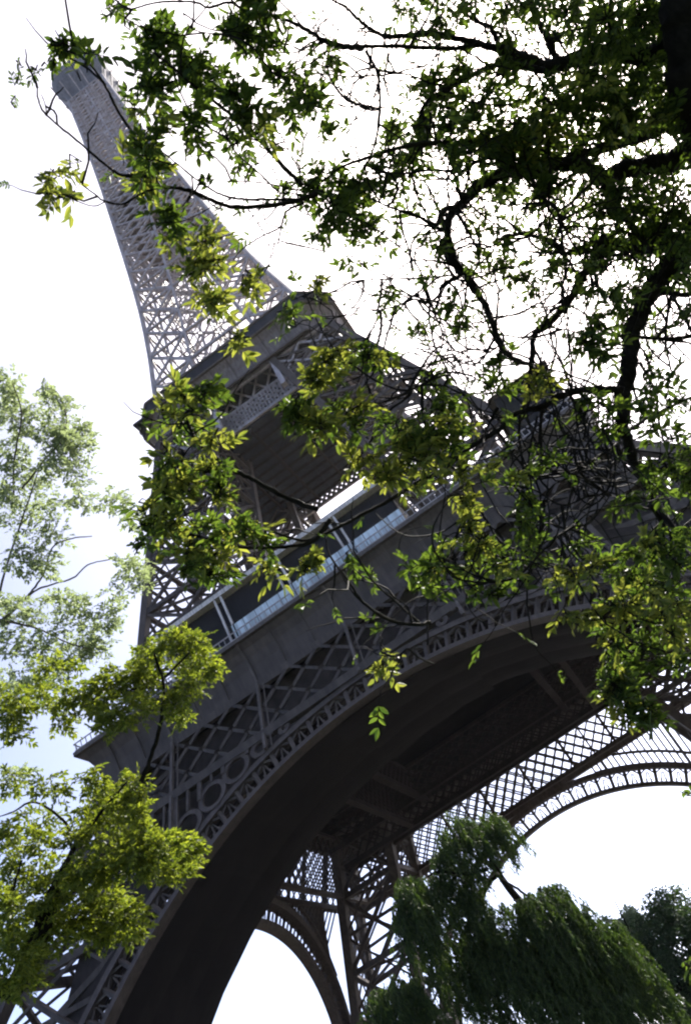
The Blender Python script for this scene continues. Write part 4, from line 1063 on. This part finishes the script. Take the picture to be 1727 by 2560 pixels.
# ---- farther trees at the lower right
def far_tree(px, py, d, rx, ry, label, mat_, clumps, seed):
    global rng
    rng = np.random.default_rng(seed)
    c = at(px, py, d); base = np.array([c[0], c[1], 0.0])
    o = empty('park_tree', tuple(base))
    tag(o, label, 'tree', 'trees in the park beyond the willow')
    s_ = d / FPX
    k = MB(); P = smooth_path([base, base + (c - base) * .5 + np.array([.2, 0, 0]), c], 6)
    k.tube(P, np.linspace(.35, .12, len(P)), 8)
    for j in range(5):
        e = c + (rng.normal(0, .5) * RX * rx + rng.normal(0, .4) * UX * ry) * s_
        k.tube(smooth_path([P[-8], lerp(P[-8], e, .5) + np.array([0, 0, .3]), e], 4), np.linspace(.14, .04, 9), 6)
    k.build('trunk', M_BARK, o, True)
    Q = []
    for j in range(clumps):
        u = rng.normal(0, 1, 3); u /= np.linalg.norm(u); u *= rng.random() ** .33
        cc = c + u[0] * RX * rx * s_ + u[1] * UX * ry * s_ + u[2] * FX * rx * s_
        n = 90; r = rng.uniform(.45, .95) * rx * s_ * .28
        v = rng.normal(0, 1, (n, 3)); v /= np.linalg.norm(v, axis=1)[:, None]
        p = cc + v * r * rng.random(n)[:, None] ** .4 * np.array([1, 1, .75])
        p = p[p[:, 2] > .3]; n = len(p)
        if n == 0: continue
        dv = v[:n] + rng.normal(0, .6, (n, 3)); dv[:, 2] -= .3; dv /= np.linalg.norm(dv, axis=1)[:, None]
        A, B = leaflet_quads(p, dv, rng.normal(0, .5, (n, 3)) + np.array([0, 0, 1]), rng.uniform(.12, .22, n) * d / 55, rng.uniform(.08, .14, n) * d / 55)
        Q += [A, B]
    quads_object('crown', np.concatenate(Q), mat_, o)


far_tree(1565, 2365, 70, 62, 75, 'pale grey-green far tree between the willow and the dark round tree', LEAF_P, 130, 3)
far_tree(1690, 2400, 48, 95, 150, 'dark round-topped tree at the lower right edge', LEAF_D, 260, 4)
far_tree(1450, 2440, 60, 80, 70, 'low dark tree half hidden behind the willow strands', LEAF_D, 130, 5)


# ------------------------------------------------------------------ summer haze in the air
hz = MB(); hz.box((-420, -320, -1.0), (420, 420, 345))
hm_ = bpy.data.materials.new('air_haze'); hm_.use_nodes = True
ht = hm_.node_tree; ht.nodes.clear()
hv = ht.nodes.new('ShaderNodeVolumePrincipled'); hout = ht.nodes.new('ShaderNodeOutputMaterial')
hv.inputs['Color'].default_value = (.92, .93, 1.0, 1); hv.inputs['Density'].default_value = 0.00004; hv.inputs['Anisotropy'].default_value = .3
ht.links.new(hv.outputs[0], hout.inputs['Volume'])
tag(hz.build('haze', hm_), kind='stuff')
